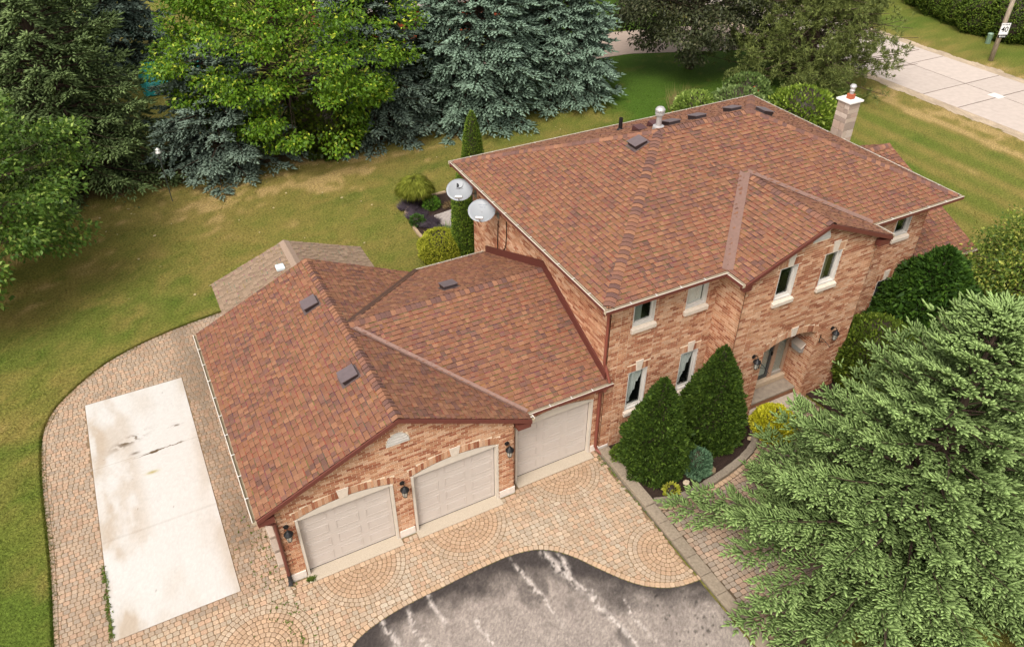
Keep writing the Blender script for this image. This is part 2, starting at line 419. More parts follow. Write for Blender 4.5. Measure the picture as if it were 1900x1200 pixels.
# asphalt drive
def asph_col(x, y):
    dark = np.array(S(84, 76, 72, .55)); mid = np.array(S(162, 148, 138, .62)); lite = np.array(S(190, 175, 162, .64)); white = np.array(S(222, 208, 196, .70))
    a = fbm(x*.8+.3*y, y*.8, 31, 4); b = fbm(x*3, y*3, 32, 4); c = fbm(x*22, y*22, 33, 3)
    d = line_dist(ASPH, x, y)
    t = np.clip(sstep(0.05, 1.1, d+1.0*(a-.5)+.5*(b-.5)), 0, 1)[..., None]
    col = dark*(1-t)+(mid*(1-b[..., None])+lite*b[..., None])*t
    dk = sstep(.60, .74, fbm(x*1.4+2, y*1.0, 36, 4))[..., None]*.55; col = col*(1-dk)+dark*dk
    # pale run-off streaks that start at the paving edge and wander down the drive
    w = np.zeros_like(x)
    for x0, y0, l, s in ((1.55, -2.0, 1.8, .10), (2.2, -1.9, 1.9, .09), (2.75, -1.85, 1.3, .08), (5.05, -1.85, 2.6, .085), (5.95, -2.0, 1.9, .13), (6.15, -2.3, 3.2, .08), (6.35, -3.6, 2.6, .09), (3.6, -3.0, 1.8, .07), (6.9, -4.2, 1.5, .06)):
        cx = x0+.10*(y0-y)+.30*(fbm(y*1.3+x0*7, y*0+x0, 40, 3)-.5)+.06*(fbm(y*7, y*0+x0*3, 41, 2)-.5)
        tt = (y0-y)/l; ww = s*.62*(.35+1.6*fbm(y*2.5, y*0+x0, 42, 2))
        w = np.maximum(w, np.exp(-((x-cx)/ww)**2)*sstep(-.02, .05, tt)*sstep(1.05, .55, tt)*sstep(.25, .55, b+.12))
    w = (w*sstep(.42, .58, c*.6+.5*fbm(x*9, y*5, 44, 3)))[..., None]*.85; w = np.clip(w, 0, 1)
    col = col*(1-w)+white*w
    oil = np.zeros_like(x)
    r = random.Random(5)
    for _ in range(34):
        ox, oy, rr = 7.9+r.gauss(0, .45), -5.6+r.gauss(0, .5), r.uniform(.012, .045); oil = np.maximum(oil, sstep(rr*1.4, rr*.6, np.hypot(x-ox, y-oy)))
    col = col*(1-.7*oil[..., None])
    return col*(.72+.56*c[..., None])*(.80+.40*hash2(np.round(x*100), np.round(y*100), 5)[..., None])
asphalt_poly = ASPH+[(8.93, -12.0), (0.15, -12.0)]
asph = grid_sheet('asphalt_driveway', np.arange(0.0, 9.0, .045), np.concatenate([np.arange(-13, -7.2, .3), np.arange(-7.2, -1.7, .045)]), lambda X, Y: 0*X+0.010, asph_col, mat('asphalt', None, 0.9, 70, 0.45, 0.8, 160, spec=0.2, bdist=0.008), keep=lambda x, y: inside(ASPH+[(8.93, -13.5), (0.15, -13.5)], x, y))
tag(asph, kind='structure')

# concrete pad
def pad_col(x, y):
    base = np.array(S(246, 240, 232, .57)); st = np.array(S(206, 182, 154, .58)); dk = np.array(S(120, 96, 66, .5)); ol = np.array(S(190, 170, 70, .6))
    a = fbm(x*1.1, y*.55, 51, 5); e = np.minimum(np.minimum(x+4.08, -1.22-x), np.minimum(y-.3, 9.2-y))
    side = sstep(.55, .1, x+4.08+.6*(fbm(x, y*.7, 55, 3)-.5))*.8+sstep(.75, .3, np.abs(x+3.45))*sstep(.45, .62, a)*.8+sstep(.4, .05, -1.22-x+.3*(a-.5))*.7
    t = np.clip(.08+side*sstep(.36, .66, a)*.55+.22*sstep(.52, .72, fbm(x*.8+4, y*.35, 58, 4)), 0, .8)[..., None]
    col = base*(1-t)+st*t
    b = fbm(x*7, y*7, 53, 5)
    p1 = np.exp(-(((x+3.05)/.42)**2+((y-6.95-.35*(x+3.05))/.16)**2))*sstep(.52, .56, b)*1.3
    p2 = sstep(.35, .6, np.exp(-((y-6.18-.05*(x+2.2)-.10*(b-.5))/(.015+.05*sstep(.45, .7, fbm(x*4, y*0, 60, 3))))**2))*sstep(-3.15, -2.6, x)*sstep(-1.5, -1.8, x)
    p3 = np.exp(-(((x+2.95)/.12)**2+((y-6.35)/.05)**2))
    p4 = np.exp(-(((x+1.75)/.16)**2+((y-7.0)/.04)**2))*sstep(.45, .55, b)
    p = np.clip(p1*.8+p2+p3*.8+p4, 0, 1)[..., None]; col = col*(1-p)+dk*p
    o = (np.exp(-(((x+2.6)/.16)**2+((y-5.35)/.06)**2))*.8)[..., None]; col = col*(1-o)+ol*o
    j = np.maximum(np.exp(-((y-6.2)/.012)**2), np.exp(-((y-3.35)/.012)**2))[..., None]*.35; col = col*(1-j)+st*.6*j
    sp = (vn(x*23, y*23, 57) > .985)[..., None]*.5; col = col*(1-sp)+dk*sp
    return col*(.94+.12*fbm(x*16, y*16, 59, 2)[..., None])*(.96+.08*hash2(np.round(x*100), np.round(y*100), 3)[..., None])
padx, pady = np.arange(-4.09, -1.19, .03), np.concatenate([np.arange(.3, 5.0, .06), np.arange(5.0, 7.6, .02), np.arange(7.6, 9.25, .06)])
pad = grid_sheet('concrete_pad', padx, pady, lambda X, Y: 0*X+0.034, pad_col, mat('pad_concrete', None, 0.85, 30, 0.04, 0.25, 90, spec=0.25, bdist=0.004))
tag(pad, kind='structure')
e = MB(); x0, x1, y0, y1 = padx[0], padx[-1], pady[0], pady[-1]
for (ax, ay), (bx, by) in (((x0, y0), (x1, y0)), ((x1, y0), (x1, y1)), ((x1, y1), (x0, y1)), ((x0, y1), (x0, y0))):
    e.add([(ax, ay, -.05), (bx, by, -.05), (bx, by, .034), (ax, ay, .034)], [(0, 1, 2, 3)], S(214, 196, 176, .6))
e.build('slab_edge', mat('pad_edge', None, .9, 20, .15), pad)

# ---- pavers
PAL = {'field': [S(218, 184, 156), S(226, 186, 154), S(212, 184, 160), S(230, 192, 162), S(222, 176, 146), S(212, 190, 168), S(208, 182, 158)],
       'fan': [S(222, 178, 144), S(216, 172, 138), S(226, 186, 154), S(214, 174, 144)],
       'ring': [S(216, 186, 160), S(224, 196, 172), S(218, 186, 158), S(212, 184, 160)],
       'border': [S(232, 190, 154), S(226, 182, 146), S(234, 196, 164), S(222, 182, 150)],
       'side': [S(214, 184, 160), S(218, 178, 152), S(198, 176, 158), S(206, 180, 158), S(222, 182, 154), S(190, 170, 154)]}
PK = 0.585
def paver(P, col, z=0.030, gap=0.0055, bev=0.011):
    """one stone: polygon P in plan, shrunk by the joint, with a rounded-over rim"""
    if area2(P) < 0: P = P[::-1]
    if area2(P) < 0.0022: return None
    # drop tiny edges
    Q = [p for i, p in enumerate(P) if math.hypot(p[0]-P[i-1][0], p[1]-P[i-1][1]) > 0.008]
    if len(Q) < 3: return None
    cx = sum(p[0] for p in Q)/len(Q); cy = sum(p[1] for p in Q)/len(Q)
    # cut corners a little
    R = []
    n = len(Q)
    for i in range(n):
        a, b, c = Q[i-1], Q[i], Q[(i+1) % n]
        R += [(b[0]+(a[0]-b[0])*.16, b[1]+(a[1]-b[1])*.16), (b[0]+(c[0]-b[0])*.16, b[1]+(c[1]-b[1])*.16)]
    rad = max(.03, math.sqrt(abs(area2(Q)))/2)
    def ring(d, zz): k = 1-d/rad; return [(cx+(p[0]-cx)*k, cy+(p[1]-cy)*k, zz) for p in R]
    zt = z+rnd.uniform(-.003, .003)
    V = ring(gap+bev, zt)+ring(gap, zt-.010)
    m = len(R)
    F = [tuple(range(m))]
    F += [(i, m+i, m+(i+1) % m, (i+1) % m) for i in range(m)]
    f = rnd.uniform(.9, 1.1)
    return (V, F, tuple(c*PK*f for c in col))

REG = LEFT[:-1]+[(-5.35, -7.0), (0.15, -7.0)]+ASPH[1:]+[(8.93, -4.0), (9.02, 0.28), (6.2, 0.28), (6.2, -0.06), (-0.04, -0.06), (-0.04, 7.3), (.92, 7.3)]
FANS = [(1.6, -.34, 1.16), (4.46, -.34, 1.16), (7.72, -.02, 1.06), (8.72, -3.55, 0.98), (-1.05, -1.55, 1.22), (-4.2, -1.9, 1.0)]
def white_wear(x, y):
    w = 0
    for (ax, ay, bx, by, s) in ((7.9, -.7, 7.75, -2.9, .09), (7.0, -.9, 6.4, -2.4, .12), (2.65, -.8, 2.3, -1.8, .2), (3.1, -1.2, 3.4, -1.8, .14), (5.5, -.95, 5.7, -1.75, .13), (1.9, -1.6, 1.5, -2.0, .2), (6.1, -1.3, 6.0, -1.95, .3)):
        d = near_line([(ax, ay), (bx, by)], x, y)[0]; w = max(w, math.exp(-(d/s)**2))
    return w
plist = []
def put(P, pal, lift=0.0):
    cx = sum(p[0] for p in P)/len(P); cy = sum(p[1] for p in P)/len(P)
    c = np.array(rnd.choice(PAL[pal])); c = c*.72+.28*np.array(S(214, 194, 168)); w = white_wear(cx, cy)*.42
    c = c*(1-w)+np.array(S(236, 220, 200))*w
    if pal == 'side' and cx < 0:      # grime along the garage side and old leaf stains
        g = math.exp(-((cx+.75)/.45)**2)*(.35+.65*float(vn(cx*2, cy*.9, 71)))*(cy > 1.5)+.35*float(sstep(.55, .8, vn(cx*.9, cy*.7, 72)))
        c = c*(1-.38*min(g, 1))*np.array([1, .97, .92])
    c = c*(np.array([.97, .97, .96]) if pal == 'side' else np.array([1.0, 1.0, .96]))
    q = paver(P, tuple(c))
    if q: plist.append(q)
def cut_field(P, skip_fan=None):
    cx = sum(p[0] for p in P)/len(P); cy = sum(p[1] for p in P)/len(P)
    for k, (fx, fy, fr) in enumerate(FANS):
        d = math.hypot(cx-fx, cy-fy)
        if d < fr+.16:
            nx, ny = (cx-fx)/(d+1e-9), (cy-fy)/(d+1e-9)
            P = clip_poly(P, -nx, -ny, -(nx*fx+ny*fy+fr))
            if len(P) < 3: return None
    return P
def cut_border(P, line, wdt):
    cx = sum(p[0] for p in P)/len(P); cy = sum(p[1] for p in P)/len(P)
    d, q, t = near_line(line, cx, cy)
    if d < wdt+.16:
        nx, ny = cx-q[0], cy-q[1]; L = math.hypot(nx, ny)+1e-9; nx /= L; ny /= L
        P = clip_poly(P, -nx, -ny, -(nx*q[0]+ny*q[1]+wdt))
        if len(P) < 3: return None
    return P
SILLS = [(0.36, 2.83, -.27, .2), (3.26, 5.72, -.27, .2), (6.3, 8.83, .03, .4)]
BW = 0.15
def ok_region(cx, cy):
    if not inside1(REG, cx, cy): return False
    if -4.1 < cx < -1.2 and .29 < cy < 9.22: return False
    for a, b, c, d in SILLS:
        if a < cx < b and c < cy < d: return False
    return True
row = 0.128
k = 0; y = -7.0
while y < 12.3:
    x = -5.5+rnd.uniform(0, .1)
    while x < 9.05:
        near_front = y < .3 and x > -.6
        w = rnd.choice((.095, .14, .14, .19)) if near_front else rnd.choice((.125, .14, .155))
        if near_front and x > 8.9: break
        P = [(x, y), (x+w, y), (x+w, y+row), (x, y+row)]
        x += w
        if y < -3.2 and P[0][0] < -6: continue
        cx, cy = P[0][0]+w/2, y+row/2
        if not ok_region(cx, cy): continue
        gb = -.27 if cx < 6.2 else .03
        if cx > -.1:
            P = clip_poly(P, 0, 1, gb-.14) if cy < gb-.07 else clip_poly(P, 0, -1, -gb)
            if len(P) < 3: continue
        u, v, _ = proj((cx, cy, 0))
        if u < -60 or v > 1270: continue
        if -4.1 < P[1][0] and P[0][0] < -4.09 and .3 < cy < 9.2: P = clip_poly(P, 1, 0, -4.095)
        if P and len(P) > 2 and P[0][0] < -1.2 < cx and .3 < cy < 9.2: P = clip_poly(P, -1, 0, 1.195)
        if P and len(P) > 2: P = cut_field(P)
        if P and len(P) > 2: P = cut_border(P, ASPH, BW)
        if P and len(P) > 2: P = cut_border(P, LEFT, .12)
        if P and len(P) > 2: put(P, 'field' if near_front or y < 0 else 'side')
    y += row; k += 1
for fx, fy, fr in FANS:          # concentric rings
    n_r = int(round(fr/.122)); pr = fr/n_r
    put([(fx+.06*math.cos(t), fy+.06*math.sin(t)) for t in np.linspace(0, 2*math.pi, 9)[:-1]], 'fan')
    for i in range(n_r):
        r0, r1 = max(i*pr, .06), (i+1)*pr
        m = max(6, int(round(2*math.pi*(r0+r1)/2/.128))); off = rnd.random()
        for j in range(m):
            a0, a1 = 2*math.pi*(j+off)/m, 2*math.pi*(j+1+off)/m
            P = [(fx+r*math.cos(a), fy+r*math.sin(a)) for r, a in ((r0, a0), (r1, a0), (r1, a1), (r0, a1))]
            cx = sum(p[0] for p in P)/4; cy = sum(p[1] for p in P)/4
            gb = -.27 if cx < 6.2 else .03
            if not ok_region(cx, cy) or (cx > -.1 and cy > gb-.07): continue
            if cx > -.1:
                P = clip_poly(P, 0, 1, gb-.14)
                if len(P) < 3: continue
            u, v, _ = proj((cx, cy, 0))
            if u < -60 or v > 1270: continue
            P = cut_border(P, ASPH, BW)
            if P: P = cut_border(P, LEFT, .12)
            if P and len(P) > 2: put(P, 'ring' if i >= n_r-2 else 'fan')
for line, wdt, sgn in ((ASPH, BW, 1), (LEFT, .12, 1)):
    for x, y, tx, ty in walk_line(line, .128):
        u, v, _ = proj((x, y, 0))
        if v > 1270 or u < -60: continue
        nx, ny = -ty*sgn, tx*sgn
        nx2, ny2 = (nx, ny)
        P = [(x, y), (x+tx*.128, y+ty*.128), (x+tx*.128+nx2*wdt, y+ty*.128+ny2*wdt), (x+nx2*wdt, y+ny2*wdt)]
        put(P, 'border' if line is ASPH else 'side')
for xa, xb, gb in ((0.0, 6.14, -.27), (6.2, 8.95, .03)):
    x = xa
    while x < xb:
        put([(x, gb-.14), (x+.135, gb-.14), (x+.135, gb), (x, gb)], 'border'); x += .135
apron_m = mat('joint_sand', None, .95, 30, .35, .4, 90)
apron = poly_sheet('paved_apron', REG, .017, S(172, 142, 108, .48), apron_m)
paver_m = mat('paver', None, .88, 24, .18, .5, 110, spec=.2, bdist=.004)
pieces('paver', 'pavers', plist, paver_m, apron)
# moss and weeds in the joints beside the pad and along the kerb
r = np.random.default_rng(8); pts = []
for _ in range(420):
    t = r.random()
    if t < .35: pts.append((-4.12+r.normal(0, .03), r.uniform(.3, 2.6)))
    elif t < .6: pts.append((r.normal(-.35, .3), r.uniform(-1.9, 2.8)))
    elif t < .8: pts.append((8.98+r.normal(0, .05), -abs(r.normal(0, 1.6))))
    else: pts.append((r.normal(.42, .05), r.normal(-.18, .03)))
V = []; F = []; C = []
for px, py in pts:
    if px > 9.05: continue
    for _ in range(4):
        a = r.uniform(0, 6.28); l = r.uniform(.02, .06); b = len(V); h = r.uniform(.01, .05)
        V += [(px, py, .022), (px+l*math.cos(a), py+l*math.sin(a), .03+h), (px+l*.8*math.cos(a+.8), py+l*.8*math.sin(a+.8), .025+h)]; F.append((b, b+1, b+2))
        C += [np.array(S(120, 140, 50, .5))*r.uniform(.7, 1.3)]*3
tag(np_mesh('joint_weeds', V, F, C, mat('weed', None, .8, 4, .1, trans=.2)), 'small green weeds growing in the paving joints', 'weeds', kind='stuff')

# kerb between the apron and the front walk, blocks laid end to end
kerb = MB(); kerb.box(8.99, 9.30, -7.4, .06, -.02, .05, S(150, 136, 118, .5)); ko = kerb.build('kerb', mat('kerb_stone', None, .9, 18, .22, .5, 70, spec=.2), None); tag(ko, kind='structure')
y = .14; i = 0
while y > -7.3:
    l = (1.15, 1.2, .62, .6, .6, .6)[min(i, 5)]; hh = .17 if i < 2 else .13
    xa = 9.03-.012*(-y); wd = .33
    c = np.array(S(178, 160, 138, .58))*rnd.uniform(.9, 1.08)
    b = MB().box(xa, xa+wd, y-l+.008, y-.004, .052, hh, tuple(c)); b.build('kerb_block', MATS['kerb_stone'], ko, bevel=.012)
    y -= l; i += 1

# front walk: paved strip between kerb, bed edging and the steps
BED = smooth_line([(9.33, -2.24), (9.97, -2.47), (10.92, -2.43), (12.25, -2.22), (13.2, -1.9), (13.75, -1.35), (13.8, -.82)])
WREG = BED+[(16.1, -.82), (16.4, -2.2), (15.2, -4.2), (13.0, -5.4), (11.5, -7.2), (9.3, -7.2)]
walk = poly_sheet('front_walk', WREG, .017, S(140, 116, 92, .45), apron_m)
plist = []; y = -7.0
while y < -.8:
    x = 9.34+rnd.uniform(0, .08)
    while x < 16.3:
        w = rnd.choice((.13, .16, .2)); P = [(x, y), (x+w, y), (x+w, y+.14), (x, y+.14)]; x += w
        if inside1(WREG, P[0][0]+w/2, y+.07):
            P = cut_border(P, BED, .17)
            if P and len(P) > 2: put(P, 'side')
    y += .14
for x, y, tx, ty in walk_line(BED, .16):
    put([(x, y), (x+tx*.16, y+ty*.16), (x+tx*.16+ty*.16, y+ty*.16-tx*.16), (x+ty*.16, y-tx*.16)], 'border')
pieces('paver', 'pavers', plist, paver_m, walk)
# planting bed
SOIL = [(9.3, .2), (9.3, -2.2)]+BED+[(13.85, -.8), (16.2, -.8), (16.4, -2.4), (18, -3.4), (22.5, -2.6), (22.5, .2)]
poly_sheet('planting_bed', SOIL, .05, S(74, 54, 44, .55), mat('mulch', S(74, 54, 44, .55), .95, 40, .6, 1.0, 60, bdist=.03), 6, lambda x, y: .05+.05*float(vn(x*5, y*5, 3)))
ed = MB(); ed.tube([(p[0], p[1], -.02) for p in BED], .02, 4); eo = ed.build('bed_edging', MATS['kerb_stone']); tag(eo, kind='structure')
for x, y, tx, ty in walk_line(BED, .42):
    c = np.array(S(176, 160, 140, .58))*rnd.uniform(.9, 1.08)
    b = MB().obox((x, y, 0), (tx, ty, 0), (-ty, tx, 0), (0, 0, 1), (.004, .416), (-.02, .2), (-.01, .16), tuple(c)); b.build('edging_block', MATS['kerb_stone'], eo, bevel=.015)

# road, shoulders and the neighbours' drive
road_m = mat('road_concrete', None, .9, 3, .08, .3, 40, spec=.2)
rd = MB(); rd.box(41.33, 48.22, -200, 200, -.06, -.004, S(92, 80, 70, .5)); ro = rd.build('road', road_m); tag(ro, kind='structure')
js = [60, 55.8, 51.6, 47.4, 43.2, 39, 34.8, 32, 27.9, 23.75, 19.55, 15.5, 13.15, 9, 4.9, .7]
for a, b in zip(js[:-1], js[1:]):
    for xa, xb in ((41.35, 45.05-.0), (45.1, 48.2)):
        c = np.array(S(226, 208, 194, .62))*rnd.uniform(.94, 1.04)
        MB().box(xa, xb-.02, b+.035, a-.035, -.003, .018, tuple(c)).build('road_slab', road_m, ro)
MB().box(44.6, 45.25, 12.95, 13.7, .019, .023, S(244, 232, 222, .72)).build('repair_patch', road_m, ro)
def gravel_col(x, y):
    a = fbm(x*2.5, y*1.2, 61, 4); b = vn(x*11, y*11, 62)
    return (np.array(S(214, 190, 160, .6))*(a[..., None]*.5+.7))*(.8+.4*b[..., None])
for x0, x1, sgn in ((40.25, 41.4, 1), (48.15, 49.35, -1)):
    g = grid_sheet('gravel_shoulder', np.linspace(x0, x1, 12), np.arange(-10, 60, .25), lambda X, Y: 0*X+.008, gravel_col, mat('gravel', None, .95, 30, .3, .6, 60),
                   keep=(lambda x, y: (x > 40.3+.55*fbm(y*1.3, x, 65, 3))) if sgn > 0 else (lambda x, y: (x < 49.3-.6*fbm(y*1.3, x, 66, 3))))
    tag(g, kind='structure')
nd = MB(); flat_prism(nd, [(12.0, 31.2), (15.45, 30.45), (24, 29.9), (30.3, 29.4), (35.7, 27.3), (40.6, 25.5), (40.6, 31.5), (36, 33), (30, 34.2), (12, 33.5)], -.05, .014, S(206, 182, 164, .6))
tag(nd.build('neighbour_driveway', road_m), kind='structure')

# ------------------------------------------------------------------ the house
house = thing('brick_house', 'two storey brick house with brown shingle hip roof and attached three bay garage', 'house', (0, 0, 0))
MAROON = S(128, 70, 58, .62); CREAM = S(236, 222, 204, .68); WHITE = S(232, 224, 214, .70); STONE = S(238, 220, 200, .70)
trim_m = mat('trim_paint', None, .55, 6, .06, spec=.35); stone_m = mat('cut_stone', None, .85, 14, .10, .3, 60, spec=.2)
brick_m = mat('brick', None, .9, 45, .22, .5, 130, spec=.15, bdist=.004); mortar_m = mat('mortar', None, .95, 20, .15, .3, 120)
MORT = S(244, 222, 192, .86)
BR_L = [S(220, 168, 134), S(226, 178, 146), S(212, 158, 124), S(230, 186, 156), S(206, 150, 116)]
BR_D = [S(182, 120, 92), S(170, 108, 82), S(190, 128, 98), S(196, 136, 106)]
BK = .68
BRICKS = []
ZUP = np.array([0.0, 0.0, 1.0])
def brick(O, u, n, a, b, z0, z1, col, proud=.009):
    O = np.array(O, float); V = []
    for t, z in ((a, z0), (b, z0), (b, z1), (a, z1)): V.append(tuple(O+u*t+n*proud+ZUP*z))
    for t, z in ((a, z0), (b, z0), (b, z1), (a, z1)): V.append(tuple(O+u*t-n*.002+ZUP*z))
    F = [(0, 1, 2, 3), (0, 4, 5, 1), (1, 5, 6, 2), (2, 6, 7, 3), (3, 7, 4, 0)]
    if np.dot(np.cross(u, ZUP), n) < 0: F = [f[::-1] for f in F]
    BRICKS.append((V, F, col))
def bcol(run):
    c = rnd.choice(BR_D if run else BR_L); f = rnd.uniform(.90, 1.10)*BK
    return (c[0]*f, c[1]*f, c[2]*f*.95)
def wall(name, O, u, n, width, top, openings=(), bands=(), joints=(), z_base=0.0, visible=True, plinth=0.0, ext=0.0):
    """brick wall in the plane through O: mortar core with openings, bricks laid in courses on it.
    openings / bands: (x0, x1, z0, z1, rise)"""
    O = np.array(O, float); u = np.array(u, float); n = np.array(n, float)
    brk = {0.0, width}
    for o in openings:
        brk |= {o[0], o[1]}
        if o[4] > 0: brk |= {o[0]+(o[1]-o[0])*k/10 for k in range(1, 10)}
    if callable(top): brk |= set(top.__defaults__[0]) if top.__defaults__ else set()
    tf = (lambda x: top(min(max(x, 0), width))) if callable(top) else (lambda x: top)
    brk = sorted(x for x in brk if -1e-6 <= x <= width+1e-6)
    def arch(o, x):
        if o[4] <= 0: return o[3]
        c = (o[0]+o[1])/2; h = (o[1]-o[0])/2; R = (h*h+o[4]**2)/(2*o[4]); return o[3]+math.sqrt(max(R*R-(x-c)**2, 0))-(R-o[4])
    mb = MB()
    for a, b in zip(brk[:-1], brk[1:]):
        if b-a < 1e-4: continue
        m = (a+b)/2; cuts = sorted([o for o in openings if o[0] < m < o[1]], key=lambda o: o[2])
        za, zb = z_base, z_base
        segs = []
        for o in cuts:
            if o[2] > z_base+.001: segs.append((za, zb, o[2], o[2]))
            za, zb = arch(o, a), arch(o, b)
        segs.append((za, zb, tf(a), tf(b)))
        for la, lb, ha, hb in segs:
            if max(ha-la, hb-lb) < .002: continue
            V = []
            for d in (0.0, -.14):
                for t, z in ((a, la), (b, lb), (b, hb), (a, ha)): V.append(tuple(O+u*t+n*d+ZUP*z))
            mb.add(V, [(0, 1, 2, 3), (7, 6, 5, 4), (0, 4, 5, 1), (1, 5, 6, 2), (2, 6, 7, 3), (3, 7, 4, 0)], MORT)
    w = mb.build('wall', mortar_m, house)
    if not visible: return w
    CH, BL = .0745, .208
    allc = list(openings)+list(bands); jj = [0.0]+sorted(joints)+[width+ext]
    k = 0; z = z_base+plinth
    zmax = max(tf(x) for x in np.linspace(0, width, 41))
    while z < zmax-.02:
        z0, z1 = z+.0065, z+CH-.0065; zc = (z0+z1)/2
        run = 0
        for ja, jb in zip(jj[:-1], jj[1:]):
            x = ja-(BL/2 if k % 2 else 0)
            while x < jb:
                a, b = max(x, ja)+.006, min(x+BL, jb)-.006; x += BL
                if run > 0: run -= 1; dk = True
                elif rnd.random() < .22+.16*(float(vn((a+O[0]*3+O[1]*7)*.9, z*2.2, 77)) > .55): dk = True; run = rnd.choice((0, 0, 0, 1))
                else: dk = False
                iv = [(a, b)]
                for o in allc:
                    x0, x1, zo0, zo1, rise = o
                    if z1 < zo0+.004 or z0 > zo1+rise-.004: continue
                    if zc > zo1 and rise > 0:
                        c = (x0+x1)/2; h = (x1-x0)/2; Rr = (h*h+rise*rise)/(2*rise); q = z0-zo1+(Rr-rise)
                        hw = math.sqrt(max(Rr*Rr-q*q, 0)); x0, x1 = c-hw, c+hw
                    niv = []
                    for p, q in iv:
                        if q <= x0 or p >= x1: niv.append((p, q))
                        else:
                            if p < x0-.004: niv.append((p, x0-.004))
                            if q > x1+.004: niv.append((x1+.004, q))
                    iv = niv
                for p, q in iv:
                    if q-p < .012: continue
                    if abs(p-.006) < 1e-6: p = -.009
                    if abs(q-(width+ext-.006)) < 1e-6: q = width+ext+.009
                    while q-p > .03 and tf(q) < z1: q -= .02
                    while q-p > .03 and tf(p) < z1: p += .02
                    if q-p < .012 or tf(p) < z1 or tf(q) < z1: continue
                    brick(O, u, n, p, q, z0, z1, bcol(dk))
        z += CH; k += 1
    # soldier courses over the openings
    for x0, x1, z0, z1, rise in bands:
        nb = max(3, int(round((x1-x0)/.08))); c = (x0+x1)/2; h = (x1-x0)/2
        for i in range(nb):
            a, b = x0+(x1-x0)*i/nb+.004, x0+(x1-x0)*(i+1)/nb-.004; m = (a+b)/2; dz = 0
            if rise > 0:
                Rr = (h*h+rise*rise)/(2*rise); dz = math.sqrt(max(Rr*Rr-(m-c)**2, 0))-(Rr-rise)
            lo = z0+dz; hi = (z1-z0)+lo
            brick(O, u, n, a, b, lo+.003, hi-.003, bcol(rnd.random() < .38), .010)
    return w

UX = np.array([1.0, 0, 0]); UY = np.array([0, 1.0, 0]); NF = np.array([0, -1.0, 0]); NL = np.array([-1.0, 0, 0])
def gtop(eav_x, eav_z, s, px, off=.075):
    def f(x, br=(px,)): return eav_z+s*((x-eav_x) if x < px else (2*px-eav_x-x))-off
    return f
SW = (ZR-ZE)/(W/2+OV)
Y2 = .216; X2, X3 = 9.079, 20.775; ZM, ZMR = 5.6095, 7.517; GY = -.79; D3 = .311
DOORS = [(.38, 2.81), (3.28, 5.70)]
# garage gable front: each bay an opening with a shallow arch, soldier course above it
gop = [(a, b, 0, 2.10, .20) for a, b in DOORS]
gbd = [(a-.03, b+.03, 2.10, 2.33, .20) for a, b in DOORS]
wall('garage_front', (0, 0, 0), UX, NF, W, gtop(-OV, ZE, SW, W/2), gop+[(2.77, 3.37, 3.36, 3.40, .30)], gbd, plinth=.0)
wall('garage_bay', (W, D3, 0), UX, NF, X2-W, 2.72, [(.20, 2.64, 0, 2.10, .20)], [(.17, 2.67, 2.10, 2.33, .20)])
wall('garage_side', (0, 7.2, 0), -UY, NL, 7.2, 2.88)
wall('garage_return', (W, 0, 0), UY, np.array([1.0, 0, 0]), D3, 2.72)
wall('garage_back', (0, 7.2, 0), UX, np.array([0, 1.0, 0]), X2, gtop(-OV, ZE, SW, W/2), visible=False)
# main block
WIN_F = [(.70, 1.40, 4.30, 5.08), (2.43, 3.14, 4.30, 5.08), (.77, 1.41, 1.28, 2.70), (2.56, 3.18, 1.28, 2.70)]
def wo(l): return [(a, b, c, d, 0) for a, b, c, d in l]
wall('main_front_left', (X2, Y2, 0), UX, NF, 12.565-X2, 5.50, wo(WIN_F), [(.70, 1.48, 2.70, 2.93, 0), (2.49, 3.25, 2.70, 2.93, 0)], joints=[.34, .62, 1.48, 2.36, 3.22])
WIN_R = [(2.12, 2.78, 4.38, 5.15), (2.15, 2.76, 1.35, 2.75)]
wall('main_front_right', (17.30, Y2, 0), UX, NF, X3-17.30, 5.50, wo(WIN_R), [(2.08, 2.83, 2.75, 2.98, 0)], joints=[2.0, 2.9, 3.2])
wall('main_left', (X2, 8.48, 0), -UY, NL, 8.48-Y2, 5.50)
wall('main_right', (X3, Y2, 0), UY, np.array([1.0, 0, 0]), 8.48-Y2, 5.50, visible=False)
wall('main_back', (X2, 8.48, 0), UX, np.array([0, 1.0, 0]), X3-X2, 5.50, visible=False)
GX0, GX1 = 12.565, 17.30; GXC, GW, ZG = 14.932, 2.643, 6.679; SG = (ZG-ZM)/GW
WIN_G = [(13.66-GX0, 14.30-GX0, 4.50, 5.54), (15.26-GX0, 15.90-GX0, 4.50, 5.54)]
ARCH = (13.82-GX0, 15.86-GX0, 0.0, 2.66, .25)
wall('gable_front', (GX0, GY, 0), UX, NF, GX1-GX0, gtop(GXC-GW-GX0, ZM, SG, GXC-GX0), wo(WIN_G)+[ARCH, (14.62-GX0, 15.22-GX0, 6.08, 6.11, .28)],
     [(13.58-GX0, 14.38-GX0, 5.54, 5.78, 0), (15.18-GX0, 15.98-GX0, 5.54, 5.78, 0), (ARCH[0]-.02, ARCH[1]+.02, 2.66, 2.89, .25)], joints=[.42, 1.0, 1.82, 2.62, 3.42, 4.3])
wall('gable_left', (GX0, Y2, 0), -UY, NL, Y2-GY, 5.50)
wall('gable_right', (GX1, GY, 0), UY, np.array([1.0, 0, 0]), Y2-GY, 5.50)
MB().add([(14.84+a, GY+b, z) for b in (-.03, .01) for a, z in ((-.09, 2.90), (.09, 2.90), (.13, 3.22), (-.13, 3.22))], [(0, 1, 2, 3), (3, 2, 6, 7), (0, 3, 7, 4), (1, 5, 6, 2), (0, 4, 5, 1)], STONE).build('keystone', stone_m, house, bevel=.006)
